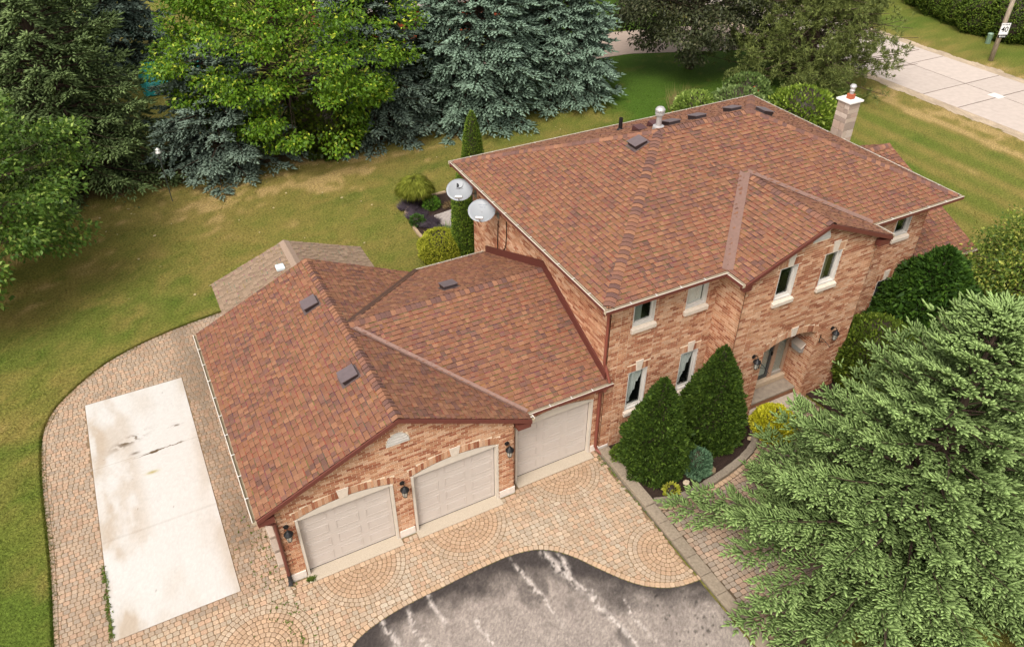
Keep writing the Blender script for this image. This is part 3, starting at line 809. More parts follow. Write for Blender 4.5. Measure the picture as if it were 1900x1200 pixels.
# entrance recess: returns and back wall
wall('porch_right', (15.86, 0.02, 0), -UY, NL, .02-GY-.142, 2.95, ext=.142)
wall('porch_left', (13.82, GY+.14, 0), UY, np.array([1.0, 0, 0]), .02-GY-.14, 2.95)
wall('porch_back', (13.82, 0.02, 0), UX, NF, 2.04, 2.95, [(.12, 2.0, .55, 2.72, 0)])
MB().box(13.7, 15.98, GY+.14, .16, 2.95, 3.02, WHITE).build('porch_ceiling', trim_m, house)
# east wing (one storey)
wall('wing_front', (X3, .55, 0), UX, NF, 3.0, 2.72)
wall('wing_right', (X3+3.0, .55, 0), UY, np.array([1.0, 0, 0]), 8.0, (lambda x, br=(3.97,): 2.78+.458*((x+.46) if x < 3.97 else (2*3.97+.46-x))-.08), visible=False)
pieces('brick', 'bricks', BRICKS, brick_m, house, bias=lambda c: 1.0 if (c[1] < .4 and c[0] < 9 and c[2] < 4.2) or c[2] > 3.4 else 0.35)

# ---- roofs
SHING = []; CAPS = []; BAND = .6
SH_P = [S(204, 146, 112), S(198, 140, 108), S(188, 130, 104), S(208, 152, 118), S(178, 126, 106), S(164, 120, 108), S(148, 112, 106), S(136, 106, 102)]
SH_W = [5, 5, 5, 3, 4, 3.2, 2.6, 2.0]
SK = .44
def shingle_plane(O, e, s, poly):
    """O eave origin, e unit along eave, s unit up the slope, poly convex [(u, v)]"""
    O, e, s = (np.array(t, float) for t in (O, e, s)); n = np.cross(e, s)
    if n[2] < 0: n = -n
    flip = np.dot(np.cross(e, s), n) < 0
    if area2(poly) < 0: poly = poly[::-1]
    us = [p[0] for p in poly]; vs = [p[1] for p in poly]
    EX = .142; v = min(vs)-.004; k = 0
    pal = np.array(SH_P); wts = np.array(SH_W)/sum(SH_W); cum = np.cumsum(wts)
    while v < max(vs)-.02:
        # row extents
        u = min(us)-rnd.uniform(0, .2); thick = rnd.random() < .5
        while u < max(us):
            w = rnd.choice((.09, .11, .13, .15, .18)); P = [(u, v), (u+w-.001, v), (u+w-.001, v+EX+.03), (u, v+EX+.03)]
            th = .017 if thick else .004; thick = not thick if rnd.random() < .8 else thick
            u += w
            Q = P
            for i in range(len(poly)):
                a, b = poly[i], poly[(i+1) % len(poly)]; nx, ny = b[1]-a[1], -(b[0]-a[0])
                if all(nx*p[0]+ny*p[1] <= nx*a[0]+ny*a[1]+1e-9 for p in Q): continue
                Q = clip_poly(Q, nx, ny, nx*a[0]+ny*a[1])
                if len(Q) < 3: break
            if len(Q) < 3 or abs(area2(Q)) < .0012: continue
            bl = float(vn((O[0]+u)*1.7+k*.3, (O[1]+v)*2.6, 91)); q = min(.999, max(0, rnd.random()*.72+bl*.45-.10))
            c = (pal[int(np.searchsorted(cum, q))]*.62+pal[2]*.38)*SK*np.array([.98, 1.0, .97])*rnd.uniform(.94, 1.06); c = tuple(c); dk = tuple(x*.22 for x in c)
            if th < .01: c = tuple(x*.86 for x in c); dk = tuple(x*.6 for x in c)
            sb = tuple(x*(.48 if rnd.random() < BAND else .92) for x in c); vb = v+EX*.84     # dark granule band at the tab head, painting in the next butt's shadow line
            def h(p): return .004+th*max(0, 1-(p[1]-v)/(EX+.03))
            V = []; C = []; F = []
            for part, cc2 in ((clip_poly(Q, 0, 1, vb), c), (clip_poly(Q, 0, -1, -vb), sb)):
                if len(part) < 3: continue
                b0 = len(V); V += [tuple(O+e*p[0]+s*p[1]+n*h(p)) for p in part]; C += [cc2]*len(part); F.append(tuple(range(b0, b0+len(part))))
            m = len(Q)
            for i in range(m):
                p, r2 = Q[i], Q[(i+1) % m]
                if p[1] > v+EX*.9 and r2[1] > v+EX*.9: continue
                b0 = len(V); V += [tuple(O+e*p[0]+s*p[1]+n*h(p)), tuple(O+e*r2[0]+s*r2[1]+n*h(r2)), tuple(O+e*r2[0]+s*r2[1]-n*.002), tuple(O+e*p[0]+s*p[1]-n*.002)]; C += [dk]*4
                F.append((b0, b0+3, b0+2, b0+1))
            if not F: continue
            if flip: F = [f[::-1] for f in F]
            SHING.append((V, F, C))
        v += EX; k += 1
roof = MB()
def deck(mb, pts, th=.06):
    P = [np.array(p, float) for p in pts]; n = np.cross(P[1]-P[0], P[2]-P[0]); n /= np.linalg.norm(n)
    if n[2] < 0: P = P[::-1]; n = -n
    k = len(P); V = [tuple(p) for p in P]+[tuple(p-np.array([0, 0, th])) for p in P]
    mb.add(V, [tuple(range(k)), tuple(range(k, 2*k))[::-1]]+[(i, i+k, (i+1) % k+k, (i+1) % k) for i in range(k)], S(120, 78, 66, .5))
def plane(pts3):
    """roof plane from 3-D corners; the first edge is the eave"""
    P = [np.array(p, float) for p in pts3]; e = P[1]-P[0]; e /= np.linalg.norm(e)
    n = np.cross(e, P[2]-P[0]); n /= np.linalg.norm(n)
    if n[2] < 0: n = -n
    s = np.cross(n, e)
    if s[2] < 0: s = -s
    deck(roof, P)
    shingle_plane(P[0], e, s, [(float(np.dot(p-P[0], e)), float(np.dot(p-P[0], s))) for p in P])
XE0, XE1 = -OV, W+OV; XP = W/2; Y3E, Y3R, Y3B = .068, 3.7155, 7.604
plane([(XE0, LB, ZE), (XE0, -OF, ZE), (XP, -OF, ZR), (XP, LB, ZR)])
plane([(XE1, -OF, ZE), (XE1, LB, ZE), (XP, LB, ZR), (XP, -OF, ZR)])
plane([(XE1, Y3E, ZE), (X2, Y3E, ZE), (X2, Y3R, ZR), (XP, Y3R, ZR)])
plane([(X2, Y3B, ZE), (XE1, Y3B, ZE), (XP, Y3R, ZR), (X2, Y3R, ZR)])
XL, XR, YF, YB = 8.594, 21.26, -.269, 8.967; YM = (YF+YB)/2; HM = (YB-YF)/2; RX0, RX1 = XL+HM, XR-HM
plane([(XL, YF, ZM), (XR, YF, ZM), (RX1, YM, ZMR), (RX0, YM, ZMR)])
plane([(XR, YB, ZM), (XL, YB, ZM), (RX0, YM, ZMR), (RX1, YM, ZMR)])
plane([(XL, YB, ZM), (XL, YF, ZM), (RX0, YM, ZMR)])
plane([(XR, YF, ZM), (XR, YB, ZM), (RX1, YM, ZMR)])
GE = -.989; SM = (ZMR-ZM)/HM; YV = YF+(ZG-ZM)/SM
plane([(GXC-GW, YF, ZM), (GXC-GW, GE, ZM), (GXC, GE, ZG), (GXC, YV, ZG)])
plane([(GXC+GW, GE, ZM), (GXC+GW, YF, ZM), (GXC, YV, ZG), (GXC, GE, ZG)])
XW = 24.05; YWR, ZWR = 4.52, 4.81
plane([(X3, .09, 2.78), (XW, .09, 2.78), (XW, YWR, ZWR), (X3, YWR, ZWR)])
plane([(XW, 8.95, 2.78), (X3, 8.95, 2.78), (X3, YWR, ZWR), (XW, YWR, ZWR)])
roof_o = roof.build('roof', mat('roof_deck', None, .9, 10, .2), house)
shingle_m = mat('shingle', None, .95, 55, .34, .5, 260, spec=.1, bdist=.003)
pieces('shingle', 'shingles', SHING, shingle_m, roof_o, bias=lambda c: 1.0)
CAP_P = [S(166, 122, 106), S(154, 114, 102), S(192, 136, 106), S(200, 144, 112), S(180, 128, 106), S(150, 112, 102)]
def caps(A, B, dl, dr, w=.145, ex=.145):
    """overlapping ridge shingles from A (low end) to B; dl, dr unit vectors down each slope"""
    A, B, dl, dr = (np.array(t, float) for t in (A, B, dl, dr)); L = np.linalg.norm(B-A); t = (B-A)/L; n = int(L/ex)
    up = -(dl+dr); up = up/np.linalg.norm(up) if np.linalg.norm(up) > 1e-3 else ZUP
    for i in range(n):
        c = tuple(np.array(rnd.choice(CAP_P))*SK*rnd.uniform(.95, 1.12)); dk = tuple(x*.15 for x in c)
        p0 = A+t*(i*ex); p1 = A+t*min(i*ex+ex+.045, L)
        sec = [(dl, w, .004), (dl, w*.52, .016), (None, 0, .020), (dr, w*.52, .016), (dr, w, .004)]
        def pt(base, s, lift): return tuple(base+(s[0]*s[1] if s[0] is not None else 0)+up*(s[2]+lift))
        lo = [pt(p0, s, .024) for s in sec]; hi = [pt(p1, s, .004) for s in sec]; bot = [pt(p0, s, .0) for s in sec]
        V = lo+hi; C = [c]*10; F = [(k, k+1, k+6, k+5) for k in range(4)]
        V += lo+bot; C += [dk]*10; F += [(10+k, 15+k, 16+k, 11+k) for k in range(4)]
        CAPS.append((V, F, C))
def sl(x, y, s): v = np.array([x, y, -s]); return v/np.linalg.norm(v)
def hipdirs(d, a, b):
    """unit vectors perpendicular to hip d, lying in the planes whose downhill directions are a and b"""
    d = np.array(d, float); d /= np.linalg.norm(d); o = []
    for q in (a, b):
        q = np.array(q, float); v = q-d*np.dot(q, d); o.append(v/np.linalg.norm(v))
    return o
caps((XP, -OF-.02, ZR), (XP, LB, ZR), sl(-1, 0, SW), sl(1, 0, SW))
caps((XP+.12, Y3R, ZR), (X2-.02, Y3R, ZR), sl(0, -1, .434), sl(0, 1, .407))
caps((RX0, YM, ZMR), (RX1, YM, ZMR), sl(0, -1, SM), sl(0, 1, SM))
for cx, cy, rx, a, b in ((XL, YF, RX0, (-1, 0), (0, -1)), (XL, YB, RX0, (0, 1), (-1, 0)), (XR, YF, RX1, (0, -1), (1, 0)), (XR, YB, RX1, (1, 0), (0, 1))):
    A = np.array((cx, cy, ZM)); B = np.array((rx, YM, ZMR)); A = A+(B-A)*.012
    d1, d2 = hipdirs(B-A, sl(*a, SM), sl(*b, SM)); caps(A, B, d1, d2)
caps((GXC, GE-.02, ZG), (GXC, YV-.1, ZG), sl(-1, 0, SG), sl(1, 0, SG))
caps((XW, YWR, ZWR), (X3+.5, YWR, ZWR), sl(0, 1, .458), sl(0, -1, .458))
pieces('ridge_cap', 'ridge_caps', CAPS, shingle_m, roof_o)
# valleys
def valley(A, B, a, b, w=.10, col=S(176, 138, 122, .55)):
    A = np.array(A, float); B = np.array(B, float); d1, d2 = hipdirs(B-A, -np.array(a, float), -np.array(b, float))
    up = np.array([0, 0, .028])
    V = [tuple(A+d1*w+up), tuple(A+up*.7), tuple(A+d2*w+up), tuple(B+d1*w+up), tuple(B+up*.7), tuple(B+d2*w+up)]
    V += [tuple(np.array(v)-np.array([0, 0, .012])) for v in V]
    MB().add(V, [(0, 1, 4, 3), (1, 2, 5, 4), (6, 9, 10, 7), (7, 10, 11, 8), (0, 3, 9, 6), (2, 8, 11, 5), (0, 6, 7, 1), (1, 7, 8, 2)], col).build('valley_flashing', mat('flashing', None, .5, 12, .12, metal=.25, spec=.4), roof_o)
valley((XP+.16, Y3R-.10, ZR-.05), (XE1, Y3E, ZE), sl(1, 0, SW), sl(0, -1, .434), .085)
valley((XP+.16, Y3R+.10, ZR-.05), (XE1, Y3B, ZE), sl(1, 0, SW), sl(0, 1, .407), .085, S(132, 96, 78, .5))
valley((GXC-.05, YV, ZG-.01), (GXC-GW, YF, ZM), sl(0, -1, SM), sl(-1, 0, SG), .15)
valley((GXC+.05, YV, ZG-.01), (GXC+GW, YF, ZM), sl(0, -1, SM), sl(1, 0, SG), .12)
# wall flashing where the garage roof meets the main block
for y0, y1, s0, s1 in ((Y3E+.1, Y3R, ZE+.043, ZR), (Y3R, Y3B-.1, ZR, ZE+.04)):
    x0, x1 = X2-.06, X2-.012
    V = [(x, y, z) for x in (x0, x1) for y, z in ((y0, s0-.02), (y1, s1-.02), (y1, s1+.26), (y0, s0+.26))]
    MB().add(V, [(0, 1, 2, 3)[::-1], (4, 5, 6, 7), (0, 4, 7, 3)[::-1], (1, 2, 6, 5)[::-1], (3, 7, 6, 2)[::-1], (0, 1, 5, 4)], S(118, 62, 52, .6)).build('wall_flashing', trim_m, house)
# fascia, rakes, soffits
def bar(A, B, w, h, col, name, n=None, parent=house, drop=0.0, m=None):
    """board from A to B, h high below the line, w thick towards n"""
    A = np.array(A, float); B = np.array(B, float); d = (B-A)/np.linalg.norm(B-A)
    if n is None: n = np.cross(d, ZUP); 
    n = np.array(n, float); n /= np.linalg.norm(n); up = np.array([0, 0, 1.0])
    V = [tuple(A+n*a+up*b) for b in (-h-drop, -drop) for a in (0, w)]+[tuple(B+n*a+up*b) for b in (-h-drop, -drop) for a in (0, w)]
    return MB().add(V, [(0, 1, 3, 2), (4, 6, 7, 5), (0, 4, 5, 1), (2, 3, 7, 6), (0, 2, 6, 4), (1, 5, 7, 3)], col).build(name, m or trim_m, parent)
RAKE = .115
for A, B in (((XE0, -OF, ZE), (XP, -OF, ZR)), ((XE1, -OF, ZE), (XP, -OF, ZR)), ((GXC-GW, GE, ZM), (GXC, GE, ZG)), ((GXC+GW, GE, ZM), (GXC, GE, ZG))):
    bar(A, B, .035, RAKE, MAROON, 'rake_board', (0, -1, 0), drop=.012)
    C0, C1 = np.array(A)+(0, .03, 0), np.array(B)+(0, .03, 0)
for A, B in (((XE0, LB, ZE), (XP, LB, ZR)), ((XE1, LB, ZE), (XP, LB, ZR))): bar(A, B, .035, RAKE, MAROON, 'rake_board', (0, 1, 0), drop=.012)
for A, B in (((XW, .09, 2.78), (XW, YWR, ZWR)), ((XW, 8.95, 2.78), (XW, YWR, ZWR))): bar(A, B, .035, RAKE, MAROON, 'rake_board', (1, 0, 0), drop=.012)
def soffit(x0, x1, y0, y1, z): MB().box(x0, x1, y0, y1, z-.03, z, S(150, 92, 76, .6)).build('soffit', trim_m, house)
soffit(XL+.02, X2-.015, YF+.02, YB-.02, ZM-.13); soffit(X2-.01, GX0-.02, YF+.02, Y2-.015, ZM-.131); soffit(GX1+.02, X3, YF+.02, Y2-.015, ZM-.131)
soffit(X3+.015, XR-.02, YF+.02, YB-.02, ZM-.13); soffit(GXC-GW+.02, GX0-.015, GE+.05, YF-.02, ZM-.13); soffit(GX1+.015, GXC+GW-.02, GE+.05, YF-.02, ZM-.13)
soffit(XE0+.02, -.015, -OF+.02, LB-.1, ZE-.13); soffit(W+.33, X2-.1, Y3E+.02, D3-.015, ZE-.13)
# boxed eave returns at the gable feet
for x0, x1, y0, y1, z in ((XE0, -.02, -OF, .0, ZE), (W+.02, XE1, -OF, .05, ZE), (GXC+GW-.42, GXC+GW, GE, GY-.02, ZM), (GXC-GW, GXC-GW+.26, GE, GY-.02, ZM)):
    MB().box(x0+.01, x1-.01, y0+.005, y1, z-.27, z-.09, MAROON).build('eave_return', trim_m, house)
# gutters with hangers
def gutter(A, B, n, hang=.82, d=.10):
    A = np.array(A, float); B = np.array(B, float); n = np.array(n, float); L = np.linalg.norm(B-A); t = (B-A)/L
    mb = MB(); z0 = np.array([0, 0, 1.0])
    IN = S(226, 206, 176, .60)
    mb.obox(A, t, n, z0, (0, L), (.0, .008), (-.10, -.012), IN)
    mb.obox(A, t, n, z0, (0, L), (.008, d-.010), (-.10, -.088), S(206, 186, 152, .55))
    mb.obox(A, t, n, z0, (0, L), (d-.010, d-.004), (-.10, -.010), IN)
    mb.obox(A, t, n, z0, (0, L), (d-.022, d), (-.010, -.003), CREAM)
    mb.obox(A, t, n, z0, (0, L), (d-.004, d), (-.102, -.010), MAROON)
    for c in (0, L-.008): mb.obox(A, t, n, z0, (c, c+.008), (.008, d-.010), (-.088, -.012), IN)
    g = mb.build('gutter', trim_m, house)
    k = int(L/hang)
    for i in range(1, k+1):
        MB().obox(A+t*(L*i/(k+1)), t, n, z0, (-.014, .014), (-.02, d+.002), (-.006, .0), WHITE).build('hanger', trim_m, g)
    MB().obox(A, t, n, z0, (.0, L), (-.035, -.002), (-.17, -.02), MAROON).build('fascia', trim_m, g)
gutter((XE0, -OF-.02, ZE), (XE0, LB, ZE), (-1, 0, 0)); gutter((XE1+.02, Y3E, ZE), (X2+.12, Y3E, ZE), (0, -1, 0)); gutter((XE1, Y3B, ZE), (X2-.05, Y3B, ZE), (0, 1, 0))
gutter((XE1, -OF, ZE), (XE1, Y3E-.12, ZE), (1, 0, 0), .12)
gutter((XL-.115, YF, ZM), (GXC-GW-.0, YF, ZM), (0, -1, 0)); gutter((GXC+GW, YF, ZM), (XR+.115, YF, ZM), (0, -1, 0))
gutter((XL, YF, ZM), (XL, YB, ZM), (-1, 0, 0)); gutter((XR, YF, ZM), (XR, YB, ZM), (1, 0, 0)); gutter((XL-.11, YB, ZM), (XR+.11, YB, ZM), (0, 1, 0))
gutter((GXC-GW, GE, ZM), (GXC-GW, YF-.12, ZM), (-1, 0, 0)); gutter((GXC+GW, GE, ZM), (GXC+GW, YF-.12, ZM), (1, 0, 0))
gutter((X3, .09, 2.78), (XW, .09, 2.78), (0, -1, 0))
# downspouts
ds_m = mat('downspout_paint', None, .45, 6, .06, spec=.4)
RED = S(152, 84, 68, .62)
MB().tube([(X2-.42, YF+.25, ZM-.1), (X2-.30, YF+.36, ZM-.28), (X2-.06, Y2+.02, ZM-.5), (X2-.06, Y2+.02, 3.35), (X2-.02, Y2-.02, 3.20), (X2+.02, Y3E-.04, 2.80)], .045, 8, RED).build('downspout', ds_m, house)
MB().tube([(X2-.10, Y3E-.06, ZE-.1), (X2-.10, Y3E-.02, ZE-.24), (X2-.10, D3-.06, ZE-.42), (X2-.10, D3-.06, .22), (X2-.08, D3-.12, .12), (X2+.02, D3-.34, .07), (X2+.12, D3-.42, .07)], [.05]*4+[.05, .06, .06], 8, RED).build('downspout', ds_m, house)
MB().tube([(XE0-.04, -OF+.12, ZE-.1), (XE0+.05, -.08, ZE-.26), (-.055, -.055, ZE-.5), (-.055, -.055, .35)], .045, 8, S(126, 70, 58, .62)).build('downspout', ds_m, house)
MB().tube([(-.055, -.055, .36), (-.055, -.06, .14), (-.09, -.16, .06)], .06, 8, S(64, 62, 62, .6)).build('downspout_shoe', ds_m, house)
MB().tube([(GXC+GW-.02, YF+.1, ZM-.1), (GX1+.1, Y2-.08, ZM-.45), (GX1+.1, Y2-.08, 2.0)], .04, 8, S(126, 70, 58, .62)).build('downspout', ds_m, house)

# roof vents and stacks
vent_m = mat('vent_metal', None, .5, 10, .1, metal=.2, spec=.4)
def box_vent(x, y, z, dx, dy, s, big=False):
    """low slant-back vent; (dx, dy) points downhill"""
    d = np.array([dx, dy, -s]); d /= np.linalg.norm(d); a = np.cross(ZUP, d); a /= np.linalg.norm(a); n = np.cross(d, a); n = n if n[2] > 0 else -n
    c = np.array([x, y, z]); w, l, h = (.20, .20, .13)
    g = S(140, 122, 122, .55)
    o = MB().obox(c, a, d, n, (-.25, .25), (-.26, .28), (.014, .022), S(132, 112, 108, .5)).build('roof_vent', vent_m, roof_o)
    DKV = S(84, 68, 68, .4)
    V = [tuple(c+a*p+d*q+n*r) for p, q, r in ((-w, -l, .022), (w, -l, .022), (w, l, .022), (-w, l, .022), (-w, -l, .10), (w, -l, .10), (w, l, .15), (-w, l, .15))]
    h_ = MB().add(V, [(0, 1, 5, 4)[::-1], (1, 2, 6, 5)[::-1], (2, 3, 7, 6)[::-1], (3, 0, 4, 7)[::-1]], DKV)
    V = [tuple(c+a*p+d*q+n*r) for p, q, r in ((-w-.02, -l-.02, .10), (w+.02, -l-.02, .10), (w+.02, l+.02, .152), (-w-.02, l+.02, .152), (-w-.02, -l-.02, .118), (w+.02, -l-.02, .118), (w+.02, l+.02, .172), (-w-.02, l+.02, .172))]
    h_.build('vent_hood', vent_m, roof_o)
    MB().add(V, [(4, 5, 6, 7)[::-1], (0, 1, 2, 3), (0, 1, 5, 4)[::-1], (1, 2, 6, 5)[::-1], (2, 3, 7, 6)[::-1], (3, 0, 4, 7)[::-1]], g).build('vent_lid', vent_m, roof_o)
for x, y, z, dx, dy, s in ((2.62, 5.31, 4.15, -1, 0, SW), (2.62, 1.93, 4.15, -1, 0, SW), (6.4, 4.48, 4.05, 0, 1, .407), (12.52, 4.36, 7.23, -1, 0, SM), (14.35, 5.2, 7.16, 0, 1, SM), (15.36, 5.2, 7.16, 0, 1, SM), (16.71, 5.15, 7.18, 0, 1, SM), (17.5, 4.6, 7.16, 1, 0, SM)):
    box_vent(x, y, z, dx, dy, s)
galv = mat('galvanised', S(206, 200, 196, .75), .4, 20, .12, metal=.35, spec=.5)
zb = ZMR-(5.0-YM)*SM
MB().lathe((13.7, 5.0, zb), [(.19, -.1), (.17, .08), (.085, .10), (.085, .44), (.14, .44), (.14, .50), (.10, .51), (.10, .55), (.15, .55), (.15, .60), (.10, .66), (.02, .68)], 20).build('flue_vent', galv, roof_o, smooth=False)
zb = ZMR-(7.0-YM)*SM
MB().lathe((13.75, 7.0, zb), [(.16, -.08), (.09, .05), (.065, .08), (.065, .42), (.055, .42), (.055, .3)], 14, S(44, 40, 42, .5)).build('plumbing_stack', vent_m, roof_o)
for x, y in ((13.5, 5.65), (14.3, 5.95)):
    zz = ZMR-(y-YM)*SM; MB().add([(x-.16, y-.2, zz+.12), (x+.16, y-.2, zz+.12), (x+.16, y+.2, zz-.06), (x-.16, y+.2, zz-.06), (x-.16, y+.15, zz+.14), (x+.16, y+.15, zz+.14)], [(0, 1, 5, 4), (4, 5, 2, 3), (0, 4, 3), (1, 2, 5)], S(120, 78, 76, .5)).build('exhaust_hood', vent_m, roof_o)

# chimney: pale stone blocks, white cap, clay pot and a metal cowl
chx0, chx1, chy0, chy1, cht = 21.33, 21.85, 4.50, 5.02, 6.80
chim = MB().box(chx0+.02, chx1-.02, chy0+.02, chy1-.02, 0, cht-.01, S(226, 206, 186, .62)).build('chimney', stone_m, house)
z = 4.2; k = 0
CST = [S(216, 194, 174), S(198, 176, 158), S(226, 206, 188), S(186, 166, 150), S(208, 182, 162)]
while z < cht-.02:
    h = min(rnd.choice((.16, .22, .28)), cht-z)
    for face in range(4):
        Lw = (chx1-chx0) if face % 2 == 0 else (chy1-chy0); t = 0.0
        while t < Lw-.02:
            l = rnd.choice((.2, .3, .42)); l = Lw-t if Lw-t-l < .15 else l; c = tuple(np.array(rnd.choice(CST))*.64)
            a, b = t+.007, t+l-.007
            if face == 0: args = (chx0+a, chx0+b, chy0, chy0+.05)
            elif face == 2: args = (chx0+a, chx0+b, chy1-.05, chy1)
            elif face == 1: args = (chx0, chx0+.05, chy0+a, chy0+b)
            else: args = (chx1-.05, chx1, chy0+a, chy0+b)
            MB().box(*args, z+.007, z+h-.007, c).build('stone', stone_m, chim, bevel=.008)
            t += l
    z += h
cap = MB().box(chx0-.06, chx1+.06, chy0-.06, chy1+.06, cht, cht+.07, S(244, 238, 230, .82)).build('chimney_cap', stone_m, chim, bevel=.015)
cc_ = ((chx0+chx1)/2, (chy0+chy1)/2)
MB().box(cc_[0]-.10, cc_[0]+.10, cc_[1]-.10, cc_[1]+.10, cht+.07, cht+.24, S(206, 110, 76, .6)).build('clay_pot', mat('clay', None, .85, 12, .15), chim, bevel=.01)
MB().lathe((cc_[0], cc_[1], cht+.24), [(.07, 0), (.07, .05), (.09, .12), (.06, .15), (.10, .22), (.115, .25), (.08, .31), (.02, .33)], 18).build('cowl', galv, chim)

# ---- windows
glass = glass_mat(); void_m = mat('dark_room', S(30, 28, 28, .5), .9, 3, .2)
cur_m = mat('curtain', None, .9, 30, .06, trans=.3)
def window(x0, x1, z0, z1, y, key=None, sill=True, curtain=None, mull=False):
    """casement set .10 back in the wall plane y, with reveals, stone sill and keystone"""
    w = MB(); d0, d1 = y-.004, y+.125; f = .05
    w.box(x0, x0+.03, d0, d1, z0, z1, WHITE); w.box(x1-.03, x1, d0, d1, z0, z1, WHITE)
    w.box(x0+.03, x1-.03, d0, d1, z1-.03, z1, WHITE); w.box(x0+.03, x1-.03, d0, d1, z0, z0+.04, WHITE)
    o = w.build('window', trim_m, house)
    s = MB(); a, b, c, d = x0+.031, x1-.031, z0+.041, z1-.031; ya, yb = y+.075, y+.12
    s.box(a, a+f, ya, yb, c, d, WHITE); s.box(b-f, b, ya, yb, c, d, WHITE); s.box(a+f, b-f, ya, yb, c, c+f, WHITE); s.box(a+f, b-f, ya, yb, d-f, d, WHITE)
    if mull: s.box((a+b)/2-.02, (a+b)/2+.02, ya, yb, c+f, d-f, WHITE)
    s.build('sash', trim_m, o)
    MB().box(a+f-.004, b-f+.004, y+.10, y+.106, c+f-.004, d-f+.004).build('pane', glass, o)
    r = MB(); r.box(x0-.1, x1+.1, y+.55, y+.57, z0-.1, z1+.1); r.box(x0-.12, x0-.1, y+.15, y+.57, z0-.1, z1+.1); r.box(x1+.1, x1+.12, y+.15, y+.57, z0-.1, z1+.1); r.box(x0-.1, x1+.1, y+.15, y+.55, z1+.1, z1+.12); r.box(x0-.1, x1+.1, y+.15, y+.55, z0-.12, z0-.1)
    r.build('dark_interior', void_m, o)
    if curtain:
        kind, col = curtain; V = []; F = []; N = 28
        for i in range(N+1):
            t = i/N; xx = a+f+(b-a-2*f)*t; yy = y+.145+.014*math.sin(t*38)+.006*math.sin(t*91)
            if kind == 'full': lo = c+.02
            elif kind == 'left': lo = c+.02 if t < .55 else d-.1
            else: lo = max(c+.02, d-(d-c)*(.22+.95*(1-t)**1.1)-.05*math.sin(t*24)*(t > .15))
            V += [(xx, yy, d-.02), (xx, yy, lo)]
        F = [(2*i, 2*i+1, 2*i+3, 2*i+2) for i in range(N)]
        V2 = [(p[0], p[1]+.004, p[2]) for p in V]; n0 = len(V); F += [tuple(q+n0 for q in f_[::-1]) for f_ in F]
        MB().add(V+V2, F, col).build('curtain', cur_m, o)
    if sill: MB().add([(x0-.05, y-.09, z0-.17), (x1+.05, y-.09, z0-.17), (x1+.05, y-.09, z0-.05), (x0-.05, y-.09, z0-.05), (x0-.05, y+.03, z0-.17), (x1+.05, y+.03, z0-.17), (x1+.05, y+.03, z0-.001), (x0-.05, y+.03, z0-.001)],
                      [(0, 1, 2, 3), (3, 2, 6, 7), (0, 3, 7, 4), (1, 5, 6, 2), (0, 4, 5, 1)], STONE).build('sill', stone_m, o, bevel=.008)
    if key: MB().add([(key-.085, y-.035, z1+.0), (key+.085, y-.035, z1+.0), (key+.125, y-.035, z1+.36), (key-.125, y-.035, z1+.36), (key-.085, y+.01, z1), (key+.085, y+.01, z1), (key+.125, y+.01, z1+.36), (key-.125, y+.01, z1+.36)],
                     [(0, 1, 2, 3), (3, 2, 6, 7), (0, 3, 7, 4), (1, 5, 6, 2), (0, 4, 5, 1)], STONE).build('keystone', stone_m, o, bevel=.006)
    return o
LACE = S(244, 244, 238, .95)
for i, (a, b, c, d) in enumerate(WIN_F):
    window(X2+a, X2+b, c, d, Y2, key=(X2+(a+b)/2) if i > 1 else None, curtain=[('left', S(170, 174, 166, .8)), ('full', LACE), ('lace', LACE), ('lace', LACE)][i])
for i, (a, b, c, d) in enumerate(WIN_R): window(17.30+a, 17.30+b, c, d, Y2, key=(17.30+(a+b)/2) if i else None, curtain=None if i == 0 else ('full', S(150, 150, 146, .6)))
for i, (a, b, c, d) in enumerate(WIN_G): window(GX0+a, GX0+b, c, d, GY, key=GX0+(a+b)/2, curtain=None if i == 0 else ('left', S(150, 140, 126, .6)))
# half-round louvred gable vents
def half_vent(xc, z0, y, hw, hh):
    n = 14; arc = [(xc+hw*math.cos(math.pi*k/n), z0+hh*math.sin(math.pi*k/n)) for k in range(n+1)]
    V = [(x, y-.03, z) for x, z in arc]+[(x, y+.10, z) for x, z in arc]; m = n+1
    o = MB().add(V, [tuple(range(m))[::-1]]+[(i, i+1, i+1+m, i+m) for i in range(n)]+[(0, m, 2*m-1, m-1)], WHITE).build('gable_vent', trim_m, house)
    for k in range(1, 4):
        z = z0+hh*k/4.2; h = hw*math.sqrt(max(0, 1-((z-z0)/hh)**2))*.93
        MB().box(xc-h, xc+h, y-.045, y-.032, z-.018, z+.012, WHITE).build('louvre', trim_m, o)
half_vent(3.07, 3.385, 0, .29, .34); half_vent(14.92, 6.085, GY, .30, .31)
